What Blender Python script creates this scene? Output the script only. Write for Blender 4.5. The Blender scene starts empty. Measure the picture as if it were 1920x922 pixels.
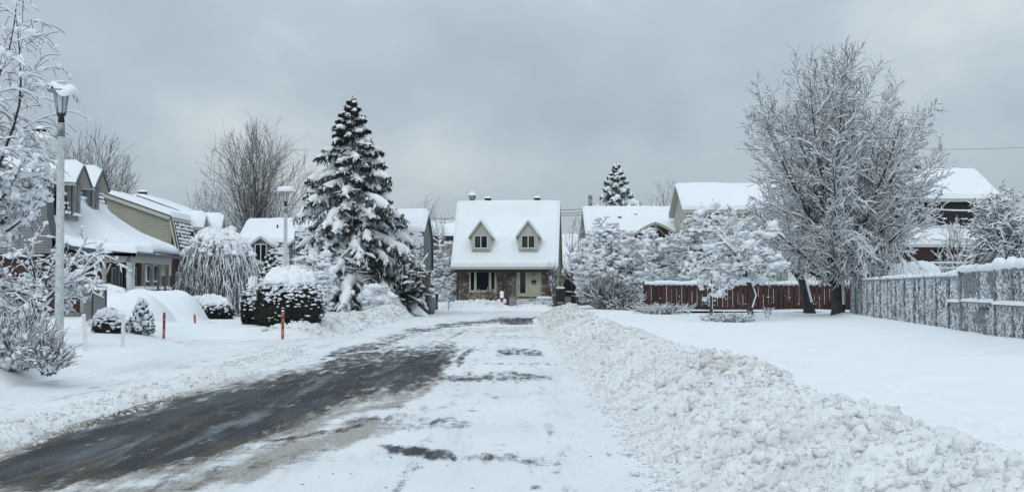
import bpy, math, random
import numpy as np
from mathutils import Vector, Matrix

# ------------------------------------------------------------------ camera, sky, sun, exposure
scene = bpy.context.scene
R = math.radians
F = 2600.0                                  # focal length in photo pixels (1920 wide)
CAM_H = 1.6
TH = math.atan(79 / F)
cd = bpy.data.cameras.new("camera"); cam = bpy.data.objects.new("camera", cd)
scene.collection.objects.link(cam); scene.camera = cam
cd.sensor_width = 36; cd.lens = 36 * F / 1920
cd.clip_start = 0.1; cd.clip_end = 3000
cam.location = (0, 0, CAM_H); cam.rotation_euler = (R(90) + TH, 0, 0)
scene.render.resolution_x = 1024; scene.render.resolution_y = 491
scene.view_settings.view_transform = 'Standard'; scene.view_settings.look = 'None'
scene.view_settings.exposure = 0.11; scene.view_settings.gamma = 1.0

SUN_EL, SUN_AZ = R(38), R(200)
world = bpy.data.worlds.new("World"); scene.world = world; world.use_nodes = True
def build_world():
    nt = world.node_tree; N = nt.nodes; Lk = nt.links
    bg = N['Background']
    sky = N.new('ShaderNodeTexSky'); sky.sky_type = 'NISHITA'; sky.sun_disc = False
    sky.sun_elevation = SUN_EL; sky.sun_rotation = SUN_AZ
    tc = N.new('ShaderNodeTexCoord'); sep = N.new('ShaderNodeSeparateXYZ')
    Lk.new(tc.outputs['Generated'], sep.inputs[0])
    # cloud layer: noise on the flattened direction so bands widen towards the zenith
    dv = N.new('ShaderNodeMath'); dv.operation = 'MAXIMUM'; dv.inputs[1].default_value = 0.0
    Lk.new(sep.outputs['Z'], dv.inputs[0])
    ad = N.new('ShaderNodeMath'); ad.operation = 'ADD'; ad.inputs[1].default_value = 0.30; Lk.new(dv.outputs[0], ad.inputs[0])
    x = N.new('ShaderNodeMath'); x.operation = 'DIVIDE'; Lk.new(sep.outputs['X'], x.inputs[0]); Lk.new(ad.outputs[0], x.inputs[1])
    y = N.new('ShaderNodeMath'); y.operation = 'DIVIDE'; Lk.new(sep.outputs['Y'], y.inputs[0]); Lk.new(ad.outputs[0], y.inputs[1])
    cb = N.new('ShaderNodeCombineXYZ'); Lk.new(x.outputs[0], cb.inputs[0]); Lk.new(y.outputs[0], cb.inputs[1])
    n1 = N.new('ShaderNodeTexNoise'); n1.inputs['Scale'].default_value = 1.0; n1.inputs['Detail'].default_value = 6
    n1.inputs['Roughness'].default_value = 0.52; n1.inputs['Distortion'].default_value = 0.0
    mp = N.new('ShaderNodeMapping'); mp.inputs['Location'].default_value = (3.1, 7.7, 0); mp.inputs['Scale'].default_value = (1.7, 0.95, 1)
    Lk.new(cb.outputs[0], mp.inputs[0]); Lk.new(mp.outputs[0], n1.inputs['Vector'])
    rp = N.new('ShaderNodeValToRGB'); e = rp.color_ramp.elements
    e[0].position = 0.38; e[0].color = (0.345, 0.415, 0.475, 1)
    e[1].position = 0.62; e[1].color = (0.54, 0.595, 0.625, 1)
    m_ = e.new(0.5); m_.color = (0.405, 0.48, 0.535, 1)
    Lk.new(n1.outputs['Fac'], rp.inputs[0])
    # overcast sky: brighter towards the zenith
    g = N.new('ShaderNodeMath'); g.operation = 'MULTIPLY_ADD'; g.inputs[1].default_value = 1.0; g.inputs[2].default_value = 0.95
    Lk.new(dv.outputs[0], g.inputs[0])
    ml = N.new('ShaderNodeVectorMath'); ml.operation = 'SCALE'; Lk.new(rp.outputs[0], ml.inputs[0]); Lk.new(g.outputs[0], ml.inputs['Scale'])
    sc = N.new('ShaderNodeVectorMath'); sc.operation = 'SCALE'; sc.inputs['Scale'].default_value = 10.0
    Lk.new(ml.outputs[0], sc.inputs[0])
    mx = N.new('ShaderNodeMixRGB'); mx.inputs[0].default_value = 0.94
    Lk.new(sky.outputs[0], mx.inputs[1]); Lk.new(sc.outputs[0], mx.inputs[2])
    Lk.new(mx.outputs[0], bg.inputs['Color']); bg.inputs['Strength'].default_value = 0.1
build_world()
sl = bpy.data.lights.new("sun", 'SUN'); sl.energy = 0.6; sl.angle = R(25); sl.color = (1.0, 0.97, 0.93)
so = bpy.data.objects.new("sun", sl); scene.collection.objects.link(so)
sd_ = Vector((math.sin(SUN_AZ) * math.cos(SUN_EL), math.cos(SUN_AZ) * math.cos(SUN_EL), math.sin(SUN_EL)))
so.rotation_euler = sd_.to_track_quat('Z', 'Y').to_euler()

# ------------------------------------------------------------------ helpers
C = scene.collection
def P(px, py, Y):
    u = (px - 960) / F; v = (461 - py) / F
    dy = math.cos(TH) - v * math.sin(TH); dz = math.sin(TH) + v * math.cos(TH)
    t = Y / dy
    return Vector((u * t, Y, CAM_H + dz * t))
def rng_(s): return np.random.default_rng(s)

# noise
def _hash(ix, iy, s):
    h = (ix.astype(np.int64) * 374761393 + iy.astype(np.int64) * 668265263 + s * 2147483647) & 0xffffffff
    h = ((h ^ (h >> 13)) * 1274126177) & 0xffffffff
    return ((h ^ (h >> 16)) & 0xffffff) / float(0xffffff)
def vnoise(x, y, s=0):
    ix = np.floor(x); iy = np.floor(y); fx = x - ix; fy = y - iy
    fx = fx * fx * (3 - 2 * fx); fy = fy * fy * (3 - 2 * fy)
    a = _hash(ix, iy, s); b = _hash(ix + 1, iy, s); c = _hash(ix, iy + 1, s); d = _hash(ix + 1, iy + 1, s)
    return (a * (1 - fx) + b * fx) * (1 - fy) + (c * (1 - fx) + d * fx) * fy
def fbm(x, y, o=4, s=0):
    r = 0; a = 1; t = 0
    for k in range(o):
        r = r + a * vnoise(x * 2 ** k + k * 17.3, y * 2 ** k - k * 9.1, s + k); t += a; a *= .5
    return r / t
def worley(x, y, s=0):
    ix = np.floor(x); iy = np.floor(y); d1 = np.full(x.shape, 9.)
    for i in (-1, 0, 1):
        for j in (-1, 0, 1):
            cx = ix + i + _hash(ix + i, iy + j, s); cy = iy + j + _hash(ix + i, iy + j, s + 7)
            d = (x - cx) ** 2 + (y - cy) ** 2; d1 = np.minimum(d1, d)
    return np.sqrt(d1)
def sm(a, b, x):
    t = np.clip((x - a) / (b - a), 0, 1); return t * t * (3 - 2 * t)

# objects
def tag(o, label=None, cat=None, group=None, kind=None):
    if label: o['label'] = label
    if cat: o['category'] = cat
    if group: o['group'] = group
    if kind: o['kind'] = kind
    return o
def empty(name, loc, label, cat, group=None, rz=0):
    o = bpy.data.objects.new(name, None); C.objects.link(o); o.empty_display_size = .3
    o.location = loc; o.rotation_euler = (0, 0, rz)
    return tag(o, label, cat, group)
def link(name, me, m, parent=None, loc=None, rz=0):
    o = bpy.data.objects.new(name, me); C.objects.link(o)
    if m is not None and len(me.materials) == 0: me.materials.append(m)
    if parent: o.parent = parent
    if loc is not None: o.location = loc
    if rz: o.rotation_euler = (0, 0, rz)
    return o
def npmesh(name, V, Fq, smooth=False):
    """V (n,3); Fq (m,k) with k 3 or 4, or a list of such arrays"""
    me = bpy.data.meshes.new(name)
    if not isinstance(Fq, (list, tuple)): Fq = [Fq]
    Fq = [f for f in Fq if len(f)]
    tot = sum(f.size for f in Fq); nf = sum(len(f) for f in Fq)
    me.vertices.add(len(V)); me.vertices.foreach_set('co', np.asarray(V, dtype=np.float32).ravel())
    me.loops.add(tot); me.loops.foreach_set('vertex_index', np.concatenate([f.ravel() for f in Fq]).astype(np.int32))
    me.polygons.add(nf)
    st = []; p = 0
    for f in Fq:
        k = f.shape[1]; st.append(np.arange(len(f)) * k + p); p += f.size
    me.polygons.foreach_set('loop_start', np.concatenate(st).astype(np.int32))
    me.update(calc_edges=True); me.validate()
    if smooth: me.polygons.foreach_set('use_smooth', np.ones(len(me.polygons), dtype=bool))
    return me
class MB:
    def __init__(s): s.v = []; s.f = []
    def add(s, vs, fs):
        b = len(s.v); s.v += [tuple(v) for v in vs]; s.f += [tuple(i + b for i in f) for f in fs]; return s
    def box(s, a, b):
        x0, y0, z0 = a; x1, y1, z1 = b
        return s.add([(x0,y0,z0),(x1,y0,z0),(x1,y1,z0),(x0,y1,z0),(x0,y0,z1),(x1,y0,z1),(x1,y1,z1),(x0,y1,z1)],
                     [(0,3,2,1),(4,5,6,7),(0,1,5,4),(1,2,6,5),(2,3,7,6),(3,0,4,7)])
    def quad(s, *p): return s.add(p, [tuple(range(len(p)))])
    def bar(s, p, q, w, h=None, up=(0, 0, 1)):
        p = Vector(p); q = Vector(q); h = h or w; d = (q - p).normalized(); u = Vector(up)
        if abs(d.dot(u)) > .98: u = Vector((0, 1, 0))
        a = d.cross(u).normalized() * w / 2; b = a.cross(d).normalized() * h / 2
        vs = [p - a - b, p + a - b, p + a + b, p - a + b, q - a - b, q + a - b, q + a + b, q - a + b]
        return s.add(vs, [(0,3,2,1),(4,5,6,7),(0,1,5,4),(1,2,6,5),(2,3,7,6),(3,0,4,7)])
    def tube(s, pts, rs, k=8, cap=True):
        pts = [Vector(p) for p in pts]; n = len(pts); vs = []
        if not hasattr(rs, '__len__'): rs = [rs] * n
        for i, p in enumerate(pts):
            d = (pts[min(i + 1, n - 1)] - pts[max(i - 1, 0)]).normalized()
            u = Vector((0, 0, 1)) if abs(d.z) < .9 else Vector((0, 1, 0))
            a = d.cross(u).normalized(); b = a.cross(d)
            for j in range(k):
                t = 2 * math.pi * j / k; vs.append(p + (a * math.cos(t) + b * math.sin(t)) * rs[i])
        fs = [(i*k+j, i*k+(j+1)%k, (i+1)*k+(j+1)%k, (i+1)*k+j) for i in range(n-1) for j in range(k)]
        if cap: fs += [tuple(range(k))[::-1], tuple((n-1)*k + j for j in range(k))]
        return s.add(vs, fs)
    def lathe(s, prof, c=(0, 0, 0), k=16):
        vs = []; n = len(prof)
        for (r, z) in prof:
            for j in range(k):
                t = 2 * math.pi * j / k; vs.append((c[0] + r * math.cos(t), c[1] + r * math.sin(t), c[2] + z))
        fs = [(i*k+j, i*k+(j+1)%k, (i+1)*k+(j+1)%k, (i+1)*k+j) for i in range(n-1) for j in range(k)]
        fs += [tuple(range(k))[::-1], tuple((n-1)*k + j for j in range(k))]
        return s.add(vs, fs)
    def prism(s, poly, y0, y1):            # poly in (x,z), extruded along y
        n = len(poly)
        vs = [(x, y0, z) for x, z in poly] + [(x, y1, z) for x, z in poly]
        return s.add(vs, [tuple(range(n)), tuple(range(2*n-1, n-1, -1))] + [(i, i+n, (i+1)%n+n, (i+1)%n) for i in range(n)])
    def prism_x(s, poly, x0, x1):          # poly in (y,z), extruded along x
        n = len(poly)
        vs = [(x0, y, z) for y, z in poly] + [(x1, y, z) for y, z in poly]
        return s.add(vs, [tuple(range(n))[::-1], tuple(range(n, 2*n))] + [(i, (i+1)%n, (i+1)%n+n, i+n) for i in range(n)])
    def mesh(s, name, smooth=False):
        me = bpy.data.meshes.new(name); me.from_pydata(s.v, [], s.f); me.update()
        if smooth: me.polygons.foreach_set('use_smooth', [True] * len(me.polygons))
        return me
    def build(s, name, m, parent=None, smooth=False, **k):
        return link(name, s.mesh(name, smooth), m, parent, **k)
def copy_tree(o, parent=None):
    c = o.copy(); C.objects.link(c); c.parent = parent
    for ch in list(o.children): copy_tree(ch, c)
    return c

# ------------------------------------------------------------------ materials
def mat(name, col, rough=.7, noise=None, bump=None, metallic=0, spec=None, col2=None, scale=4, detail=5, stretch=(1,1,1), lo=.35, hi=.65, rnd=0, coord='Object', bscale=None, bdist=.02):
    m = bpy.data.materials.new(name); m.use_nodes = True; nt = m.node_tree; N = nt.nodes; Lk = nt.links
    b = N['Principled BSDF']; b.inputs['Roughness'].default_value = rough; b.inputs['Metallic'].default_value = metallic
    if spec is not None: b.inputs['Specular IOR Level'].default_value = spec
    b.inputs['Base Color'].default_value = (*col, 1)
    tc = N.new('ShaderNodeTexCoord'); mp = N.new('ShaderNodeMapping'); mp.inputs['Scale'].default_value = stretch
    Lk.new(tc.outputs[coord], mp.inputs[0])
    out = None
    if col2 is not None:
        n = N.new('ShaderNodeTexNoise'); n.inputs['Scale'].default_value = scale; n.inputs['Detail'].default_value = detail
        Lk.new(mp.outputs[0], n.inputs['Vector'])
        r = N.new('ShaderNodeValToRGB'); r.color_ramp.elements[0].position = lo; r.color_ramp.elements[1].position = hi
        r.color_ramp.elements[0].color = (*col, 1); r.color_ramp.elements[1].color = (*col2, 1)
        Lk.new(n.outputs['Fac'], r.inputs[0]); out = r.outputs[0]
    if rnd:
        oi = N.new('ShaderNodeObjectInfo'); mr = N.new('ShaderNodeMapRange')
        mr.inputs['To Min'].default_value = 1 - rnd; mr.inputs['To Max'].default_value = 1 + rnd
        Lk.new(oi.outputs['Random'], mr.inputs['Value'])
        sc = N.new('ShaderNodeVectorMath'); sc.operation = 'SCALE'
        if out: Lk.new(out, sc.inputs[0])
        else: sc.inputs[0].default_value = col
        Lk.new(mr.outputs[0], sc.inputs['Scale']); out = sc.outputs[0]
    if out: Lk.new(out, b.inputs['Base Color'])
    if bump:
        n = N.new('ShaderNodeTexNoise'); n.inputs['Scale'].default_value = bscale or scale * 2; n.inputs['Detail'].default_value = 6
        Lk.new(mp.outputs[0], n.inputs['Vector'])
        bp = N.new('ShaderNodeBump'); bp.inputs['Strength'].default_value = bump; bp.inputs['Distance'].default_value = bdist
        Lk.new(n.outputs['Fac'], bp.inputs['Height']); Lk.new(bp.outputs[0], b.inputs['Normal'])
    return m
SN = (0.83, 0.865, 0.90)
M = {}
M['snow'] = mat('fresh_snow', SN, .75, col2=(0.80, 0.84, 0.875), scale=1.3, bump=.5, bscale=9, bdist=.03, spec=.25)
M['tsnow'] = mat('branch_snow', (0.84, 0.87, 0.90), .75, spec=.2)
M['bsnow'] = mat('plowed_snow', (0.82, 0.84, 0.855), .8, col2=(0.60, 0.595, 0.57), scale=1.3, lo=.50, hi=.80, bump=.9, bscale=16, bdist=.05, spec=.2)
M['dsnow'] = mat('dirty_snow', (0.76, 0.765, 0.76), .85, col2=(0.55, 0.53, 0.49), scale=3.5, lo=.42, hi=.75, bump=.9, bscale=14, bdist=.05, spec=.2)
M['bark'] = mat('dark_bark', (0.028, 0.026, 0.026), .9, col2=(0.07, 0.065, 0.06), scale=6, stretch=(3,3,.5), bump=.6)
M['twig'] = mat('bare_twigs', (0.045, 0.040, 0.038), .9)
M['greytwig'] = mat('grey_twigs', (0.125, 0.122, 0.122), .9)
M['leaf'] = mat('brown_leaves', (0.10, 0.065, 0.05), .9, col2=(0.16, 0.12, 0.09), scale=3)
M['needle'] = mat('spruce_needles', (0.012, 0.020, 0.014), .8, col2=(0.03, 0.042, 0.03), scale=5)
M['yew'] = mat('yew_foliage', (0.010, 0.014, 0.011), .8, col2=(0.03, 0.036, 0.026), scale=7)
M['grey_siding'] = mat('grey_siding', (0.20, 0.215, 0.22), .6, col2=(0.24, 0.25, 0.25), scale=.8)
M['slate_siding'] = mat('slate_siding', (0.10, 0.12, 0.135), .6, col2=(0.13, 0.15, 0.165), scale=.8)
M['beige_siding'] = mat('beige_siding', (0.32, 0.325, 0.255), .6, col2=(0.37, 0.37, 0.295), scale=.8)
M['cream_siding'] = mat('cream_siding', (0.46, 0.47, 0.405), .6, col2=(0.51, 0.515, 0.45), scale=.8)
M['tan_siding'] = mat('tan_siding', (0.26, 0.25, 0.20), .6, col2=(0.30, 0.28, 0.22), scale=.8)
M['olive_siding'] = mat('olive_siding', (0.18, 0.18, 0.15), .6, col2=(0.22, 0.21, 0.17), scale=.8)
M['blue_trim'] = mat('slate_blue_trim', (0.055, 0.075, 0.10), .5)
M['white'] = mat('white_paint', (0.62, 0.65, 0.66), .5, col2=(0.54, 0.57, 0.58), scale=3)
M['cream'] = mat('cream_paint', (0.50, 0.50, 0.40), .45, col2=(0.45, 0.45, 0.36), scale=2)
M['fascia'] = mat('cream_fascia', (0.42, 0.42, 0.36), .5)
M['dark'] = mat('dark_brown_timber', (0.02, 0.016, 0.014), .6)
M['black'] = mat('black_metal', (0.012, 0.012, 0.014), .45)
M['soffit'] = mat('tan_soffit', (0.26, 0.23, 0.17), .6)
M['glass'] = mat('dark_glass', (0.012, 0.016, 0.02), .06, spec=.6)
M['blind'] = mat('curtained_glass', (0.05, 0.065, 0.075), .15, col2=(0.09, 0.11, 0.12), scale=5, stretch=(6,6,.3))
M['shingle'] = mat('black_shingles', (0.012, 0.012, 0.013), .9, col2=(0.03, 0.028, 0.027), scale=8)
M['mortar'] = mat('stone_mortar', (0.20, 0.19, 0.17), .9, col2=(0.14, 0.13, 0.12), scale=6, bump=.6)
M['greypost'] = mat('weathered_grey_paint', (0.24, 0.25, 0.25), .7, col2=(0.34, 0.35, 0.35), scale=6, stretch=(4,4,.6))
M['plank'] = mat('grey_planks', (0.13, 0.13, 0.13), .8, col2=(0.26, 0.27, 0.28), scale=7, stretch=(4,4,.4))
M['fence'] = mat('red_brown_stain', (0.036, 0.015, 0.012), .75, col2=(0.066, 0.028, 0.022), scale=6, stretch=(5,5,.5), rnd=.3)
M['galv'] = mat('frosted_steel', (0.10, 0.11, 0.12), .6, col2=(0.34, 0.37, 0.39), scale=9, lo=.4, hi=.62)
M['pole'] = mat('grey_lamp_pole', (0.40, 0.43, 0.44), .55, col2=(0.56, 0.60, 0.62), scale=14, stretch=(1.5,1.5,1), bump=.4)
M['lens'] = mat('frosted_lens', (0.42, 0.46, 0.48), .25, col2=(0.62, 0.66, 0.68), scale=8, stretch=(5,5,1))
M['orange'] = mat('orange_plastic', (0.42, 0.075, 0.035), .6, col2=(0.62, 0.55, 0.52), scale=16, lo=.52, hi=.68)
M['pinkish'] = mat('frost_coated_stake', (0.68, 0.66, 0.67), .7, col2=(0.50, 0.30, 0.30), scale=16, lo=.60, hi=.78)
M['red'] = mat('red_fabric', (0.22, 0.02, 0.02), .8)
M['door_brown'] = mat('brown_door', (0.05, 0.02, 0.015), .5)
M['stone'] = None
M['tarp'] = mat('grey_tarp', (0.22, 0.22, 0.21), .6, col2=(0.17, 0.17, 0.16), scale=2, bump=.5)
M['concrete'] = mat('grey_concrete', (0.28, 0.28, 0.27), .85, col2=(0.36, 0.37, 0.37), scale=5)
M['bin'] = mat('blue_black_plastic', (0.012, 0.018, 0.03), .4)
M['wire'] = mat('black_cable', (0.02, 0.02, 0.022), .6)
M['brush'] = mat('tan_twigs', (0.20, 0.13, 0.07), .9)
def stone_mat():
    m = mat('fieldstone', (0.1, 0.09, 0.08), .85, bump=.7, scale=6, bdist=.03); nt = m.node_tree; N = nt.nodes; Lk = nt.links
    oi = N.new('ShaderNodeObjectInfo'); r = N.new('ShaderNodeValToRGB'); r.color_ramp.interpolation = 'LINEAR'
    cs = [(0, (.055,.048,.04)), (.2, (.16,.145,.12)), (.35, (.10,.065,.045)), (.5, (.09,.085,.078)), (.65, (.20,.185,.16)), (.8, (.13,.085,.055)), (1, (.045,.042,.04))]
    e = r.color_ramp.elements; e[0].color = (*cs[0][1], 1); e[1].color = (*cs[-1][1], 1)
    for p, c in cs[1:-1]: q = e.new(p); q.color = (*c, 1)
    n = N.new('ShaderNodeTexNoise'); n.inputs['Scale'].default_value = 5; n.inputs['Detail'].default_value = 6
    tc = N.new('ShaderNodeTexCoord'); Lk.new(tc.outputs['Object'], n.inputs['Vector'])
    mr = N.new('ShaderNodeMapRange'); mr.inputs['To Min'].default_value = .8; mr.inputs['To Max'].default_value = 2.2; Lk.new(n.outputs['Fac'], mr.inputs['Value'])
    sc = N.new('ShaderNodeVectorMath'); sc.operation = 'SCALE'; Lk.new(oi.outputs['Random'], r.inputs[0]); Lk.new(r.outputs[0], sc.inputs[0]); Lk.new(mr.outputs[0], sc.inputs['Scale'])
    Lk.new(sc.outputs[0], N['Principled BSDF'].inputs['Base Color']); return m
M['stone'] = stone_mat()
def brick_mat():
    m = mat('red_brick', (.1,.04,.03), .9); nt = m.node_tree; N = nt.nodes; Lk = nt.links
    b = N.new('ShaderNodeTexBrick'); b.inputs['Color1'].default_value = (.085,.030,.022,1); b.inputs['Color2'].default_value = (.045,.018,.015,1)
    b.inputs['Mortar'].default_value = (.13,.11,.10,1); b.inputs['Scale'].default_value = 1; b.inputs['Brick Width'].default_value = .24; b.inputs['Row Height'].default_value = .085; b.inputs['Mortar Size'].default_value = .012
    tc = N.new('ShaderNodeTexCoord'); sp = N.new('ShaderNodeSeparateXYZ'); cb = N.new('ShaderNodeCombineXYZ'); ad = N.new('ShaderNodeMath')
    Lk.new(tc.outputs['Object'], sp.inputs[0]); Lk.new(sp.outputs['X'], ad.inputs[0]); Lk.new(sp.outputs['Y'], ad.inputs[1])
    Lk.new(ad.outputs[0], cb.inputs[0]); Lk.new(sp.outputs['Z'], cb.inputs[1]); Lk.new(cb.outputs[0], b.inputs['Vector'])
    bp = N.new('ShaderNodeBump'); bp.inputs['Strength'].default_value = .5; bp.inputs['Distance'].default_value = .01; bp.invert = True
    Lk.new(b.outputs['Fac'], bp.inputs['Height']); Lk.new(bp.outputs[0], N['Principled BSDF'].inputs['Normal'])
    Lk.new(b.outputs['Color'], N['Principled BSDF'].inputs['Base Color']); return m
M['brick'] = brick_mat()
def snowy_shingle_mat():
    return mat('shingles_under_patchy_snow', (.03,.03,.032), .85, col2=(.80,.84,.87), scale=2.2, detail=7, stretch=(1,1,3.2), lo=.40, hi=.47)
M['snowshingle'] = snowy_shingle_mat()
M['slat'] = mat('snow_plastered_slats', (.06,.075,.09), .8, col2=(.70,.74,.77), scale=9, detail=10, stretch=(2.0,2.0,1.0), lo=.41, hi=.60, bump=.6)
M['mesh'] = mat('snow_plastered_wire', (.05,.06,.07), .8, col2=(.80,.84,.87), scale=6, detail=6, lo=.46, hi=.60)
def road_mat():
    m = bpy.data.materials.new('packed_snow_on_asphalt'); m.use_nodes = True; nt = m.node_tree; N = nt.nodes; Lk = nt.links
    b = N['Principled BSDF']; tc = N.new('ShaderNodeTexCoord')
    def noise(scale, st, det=6, rough=.55, rot=0, dist=0):
        mp = N.new('ShaderNodeMapping'); mp.inputs['Scale'].default_value = st; mp.inputs['Rotation'].default_value = (0, 0, rot)
        Lk.new(tc.outputs['Object'], mp.inputs[0]); n = N.new('ShaderNodeTexNoise'); n.inputs['Scale'].default_value = scale
        n.inputs['Detail'].default_value = det; n.inputs['Roughness'].default_value = rough; n.inputs['Distortion'].default_value = dist; Lk.new(mp.outputs[0], n.inputs['Vector']); return n.outputs['Fac']
    def math_(op, a, c, d=None):
        n = N.new('ShaderNodeMath'); n.operation = op
        for i, v in enumerate((a, c, d)):
            if v is None: continue
            if isinstance(v, (int, float)): n.inputs[i].default_value = v
            else: Lk.new(v, n.inputs[i])
        return n.outputs[0]
    def ramp(f, lo, hi):
        n = N.new('ShaderNodeMapRange'); n.interpolation_type = 'SMOOTHSTEP'; n.inputs['From Min'].default_value = lo; n.inputs['From Max'].default_value = hi; Lk.new(f, n.inputs['Value']); return n.outputs[0]
    def mix(f, a, c):
        n = N.new('ShaderNodeMixRGB'); Lk.new(f, n.inputs[0])
        for i, v in ((1, a), (2, c)):
            if isinstance(v, tuple): n.inputs[i].default_value = (*v, 1)
            else: Lk.new(v, n.inputs[i])
        return n.outputs[0]
    at = N.new('ShaderNodeAttribute'); at.attribute_name = 'bare'; at2 = N.new('ShaderNodeAttribute'); at2.attribute_name = 'dirt'
    st1 = noise(2.2, (2.6, .42, 1), 10, .7)            # streaks along the travel direction
    st2 = noise(9, (.5, 1.6, 1), 6, .6)                # plough chatter across
    st3 = noise(26, (3.0, .4, 1), 3, .6)
    f = math_('MULTIPLY_ADD', math_('SUBTRACT', st1, .5), 2.3, at.outputs['Fac'])
    f = math_('MULTIPLY_ADD', math_('SUBTRACT', st2, .5), .75, f)
    f = math_('MULTIPLY_ADD', math_('SUBTRACT', st3, .5), .5, f)
    bare = ramp(f, .36, .92)
    n4 = noise(3.5, (1, 1, 1), 8, .7)
    n6 = noise(1.2, (3.2, .4, 1), 9, .72)
    d = ramp(math_('MULTIPLY_ADD', math_('SUBTRACT', n6, .5), 2.4, math_('MULTIPLY_ADD', math_('SUBTRACT', n4, .5), 1.5, at2.outputs['Fac'])), .22, .92)
    n5 = noise(.6, (1, .5, 1), 4)
    sn = mix(ramp(n5, .3, .75), (.80, .825, .85), (.70, .735, .765))
    sn = mix(math_('MULTIPLY', ramp(noise(.7, (3.2, .25, 1), 9, .7), .50, .72), .55), sn, (.50, .525, .545))
    gn = noise(38, (1, 1, 1), 3, .5); gs = ramp(gn, .655, .70); gm = ramp(noise(.8, (1.5, .6, 1), 3), .5, .7)
    sn = mix(math_('MULTIPLY', math_('MULTIPLY', gs, gm), .75), sn, (.22, .17, .11))
    dc = mix(ramp(noise(30, (1, 1, 1), 4, .7), .35, .65), (.25, .23, .205), (.50, .48, .45))
    sn = mix(d, sn, dc)
    as_ = mix(ramp(noise(60, (1, 1, 1), 3), .35, .7), (.020, .022, .025), (.056, .058, .063))
    as_ = mix(math_('MULTIPLY', ramp(noise(1.0, (2.6, .26, 1), 12, .74), .49, .66), .85), as_, (.20, .22, .245))  # pale lengthwise streaks: wet sheen put into the asphalt colour
    as_ = mix(math_('MULTIPLY', ramp(noise(.55, (1.8, .3, 1), 8, .66), .47, .60), .7), as_, (.075, .085, .098))
    as_ = mix(math_('MULTIPLY', ramp(noise(.9, (2.2, .5, 1), 8, .7, .15), .52, .68), .75), as_, (.105, .09, .07))
    as_ = mix(math_('MULTIPLY', d, .6), as_, (.12, .10, .08))
    Lk.new(mix(bare, sn, as_), b.inputs['Base Color'])
    rr = N.new('ShaderNodeMapRange'); rr.inputs['To Min'].default_value = .62; rr.inputs['To Max'].default_value = .8; Lk.new(bare, rr.inputs['Value']); Lk.new(rr.outputs[0], b.inputs['Roughness'])
    b.inputs['Specular IOR Level'].default_value = .18
    bp = N.new('ShaderNodeBump'); bp.inputs['Strength'].default_value = .55; bp.inputs['Distance'].default_value = .03
    h = math_('MULTIPLY_ADD', noise(14, (1, .7, 1), 7, .6), .8, math_('MULTIPLY', bare, -.5))
    h = math_('MULTIPLY_ADD', n4, math_('MULTIPLY_ADD', d, 1.6, .3), h)
    Lk.new(h, bp.inputs['Height']); Lk.new(bp.outputs[0], b.inputs['Normal'])
    return m
M['road'] = road_mat()
# ------------------------------------------------------------------ setting: ground, road, banks
def grid_faces(nr, nc):
    i = np.arange(nr - 1)[:, None] * nc + np.arange(nc - 1)[None, :]
    return np.stack([i, i + 1, i + nc + 1, i + nc], -1).reshape(-1, 4)
def hf(name, xs, ys, hfun, m, parent=None, kind='structure', attrs=None):
    X, Y = np.meshgrid(xs, ys); Z = hfun(X, Y)
    me = npmesh(name, np.stack([X, Y, Z], -1).reshape(-1, 3), grid_faces(len(ys), len(xs)), True)
    if attrs:
        for k, fn in attrs.items():
            a = me.attributes.new(k, 'FLOAT', 'POINT'); a.data.foreach_set('value', fn(X, Y).astype(np.float32).ravel())
    o = link(name, me, m, parent)
    if kind: o['kind'] = kind
    return o
def rows(y0, y1, px=1.4):                     # rows that are denser near the viewer
    out = [y0]
    while out[-1] < y1: out.append(out[-1] + px * out[-1] ** 2 / (F * CAM_H) + 0.012)
    return np.array(out)
def to_px(X, Y, Z=0):
    s = F / Y; return 960 + X * s, 540 + (CAM_H - Z) * s
def poly_sd(poly, U, V):                      # signed distance, inside positive
    n = len(poly); d = np.full(U.shape, 1e9); ins = np.zeros(U.shape, bool)
    for i in range(n):
        ax, ay = poly[i]; bx, by = poly[(i + 1) % n]
        ex, ey = bx - ax, by - ay; wx, wy = U - ax, V - ay
        t = np.clip((wx * ex + wy * ey) / (ex * ex + ey * ey + 1e-9), 0, 1)
        d = np.minimum(d, np.hypot(wx - ex * t, wy - ey * t))
        c = ((ay > V) != (by > V)) & (U < (bx - ax) * (V - ay) / (by - ay + 1e-9) + ax); ins ^= c
    return np.where(ins, d, -d)
def stroke(pts, U, V):
    d = np.full(U.shape, 1e9)
    for (ax, ay), (bx, by) in zip(pts[:-1], pts[1:]):
        ex, ey = bx - ax, by - ay; wx, wy = U - ax, V - ay
        t = np.clip((wx * ex + wy * ey) / (ex * ex + ey * ey), 0, 1)
        d = np.minimum(d, np.hypot((wx - ex * t) * .35, wy - ey * t))
    return d
MAIN = [(-120, 935), (-120, 885), (0, 862), (110, 815), (200, 782), (310, 756), (420, 728), (540, 703), (640, 684), (740, 668), (800, 653), (852, 650),
        (838, 672), (818, 705), (795, 720), (735, 735), (660, 748), (628, 765), (560, 795), (470, 830), (350, 868), (230, 895), (90, 912), (0, 918)]
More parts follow.
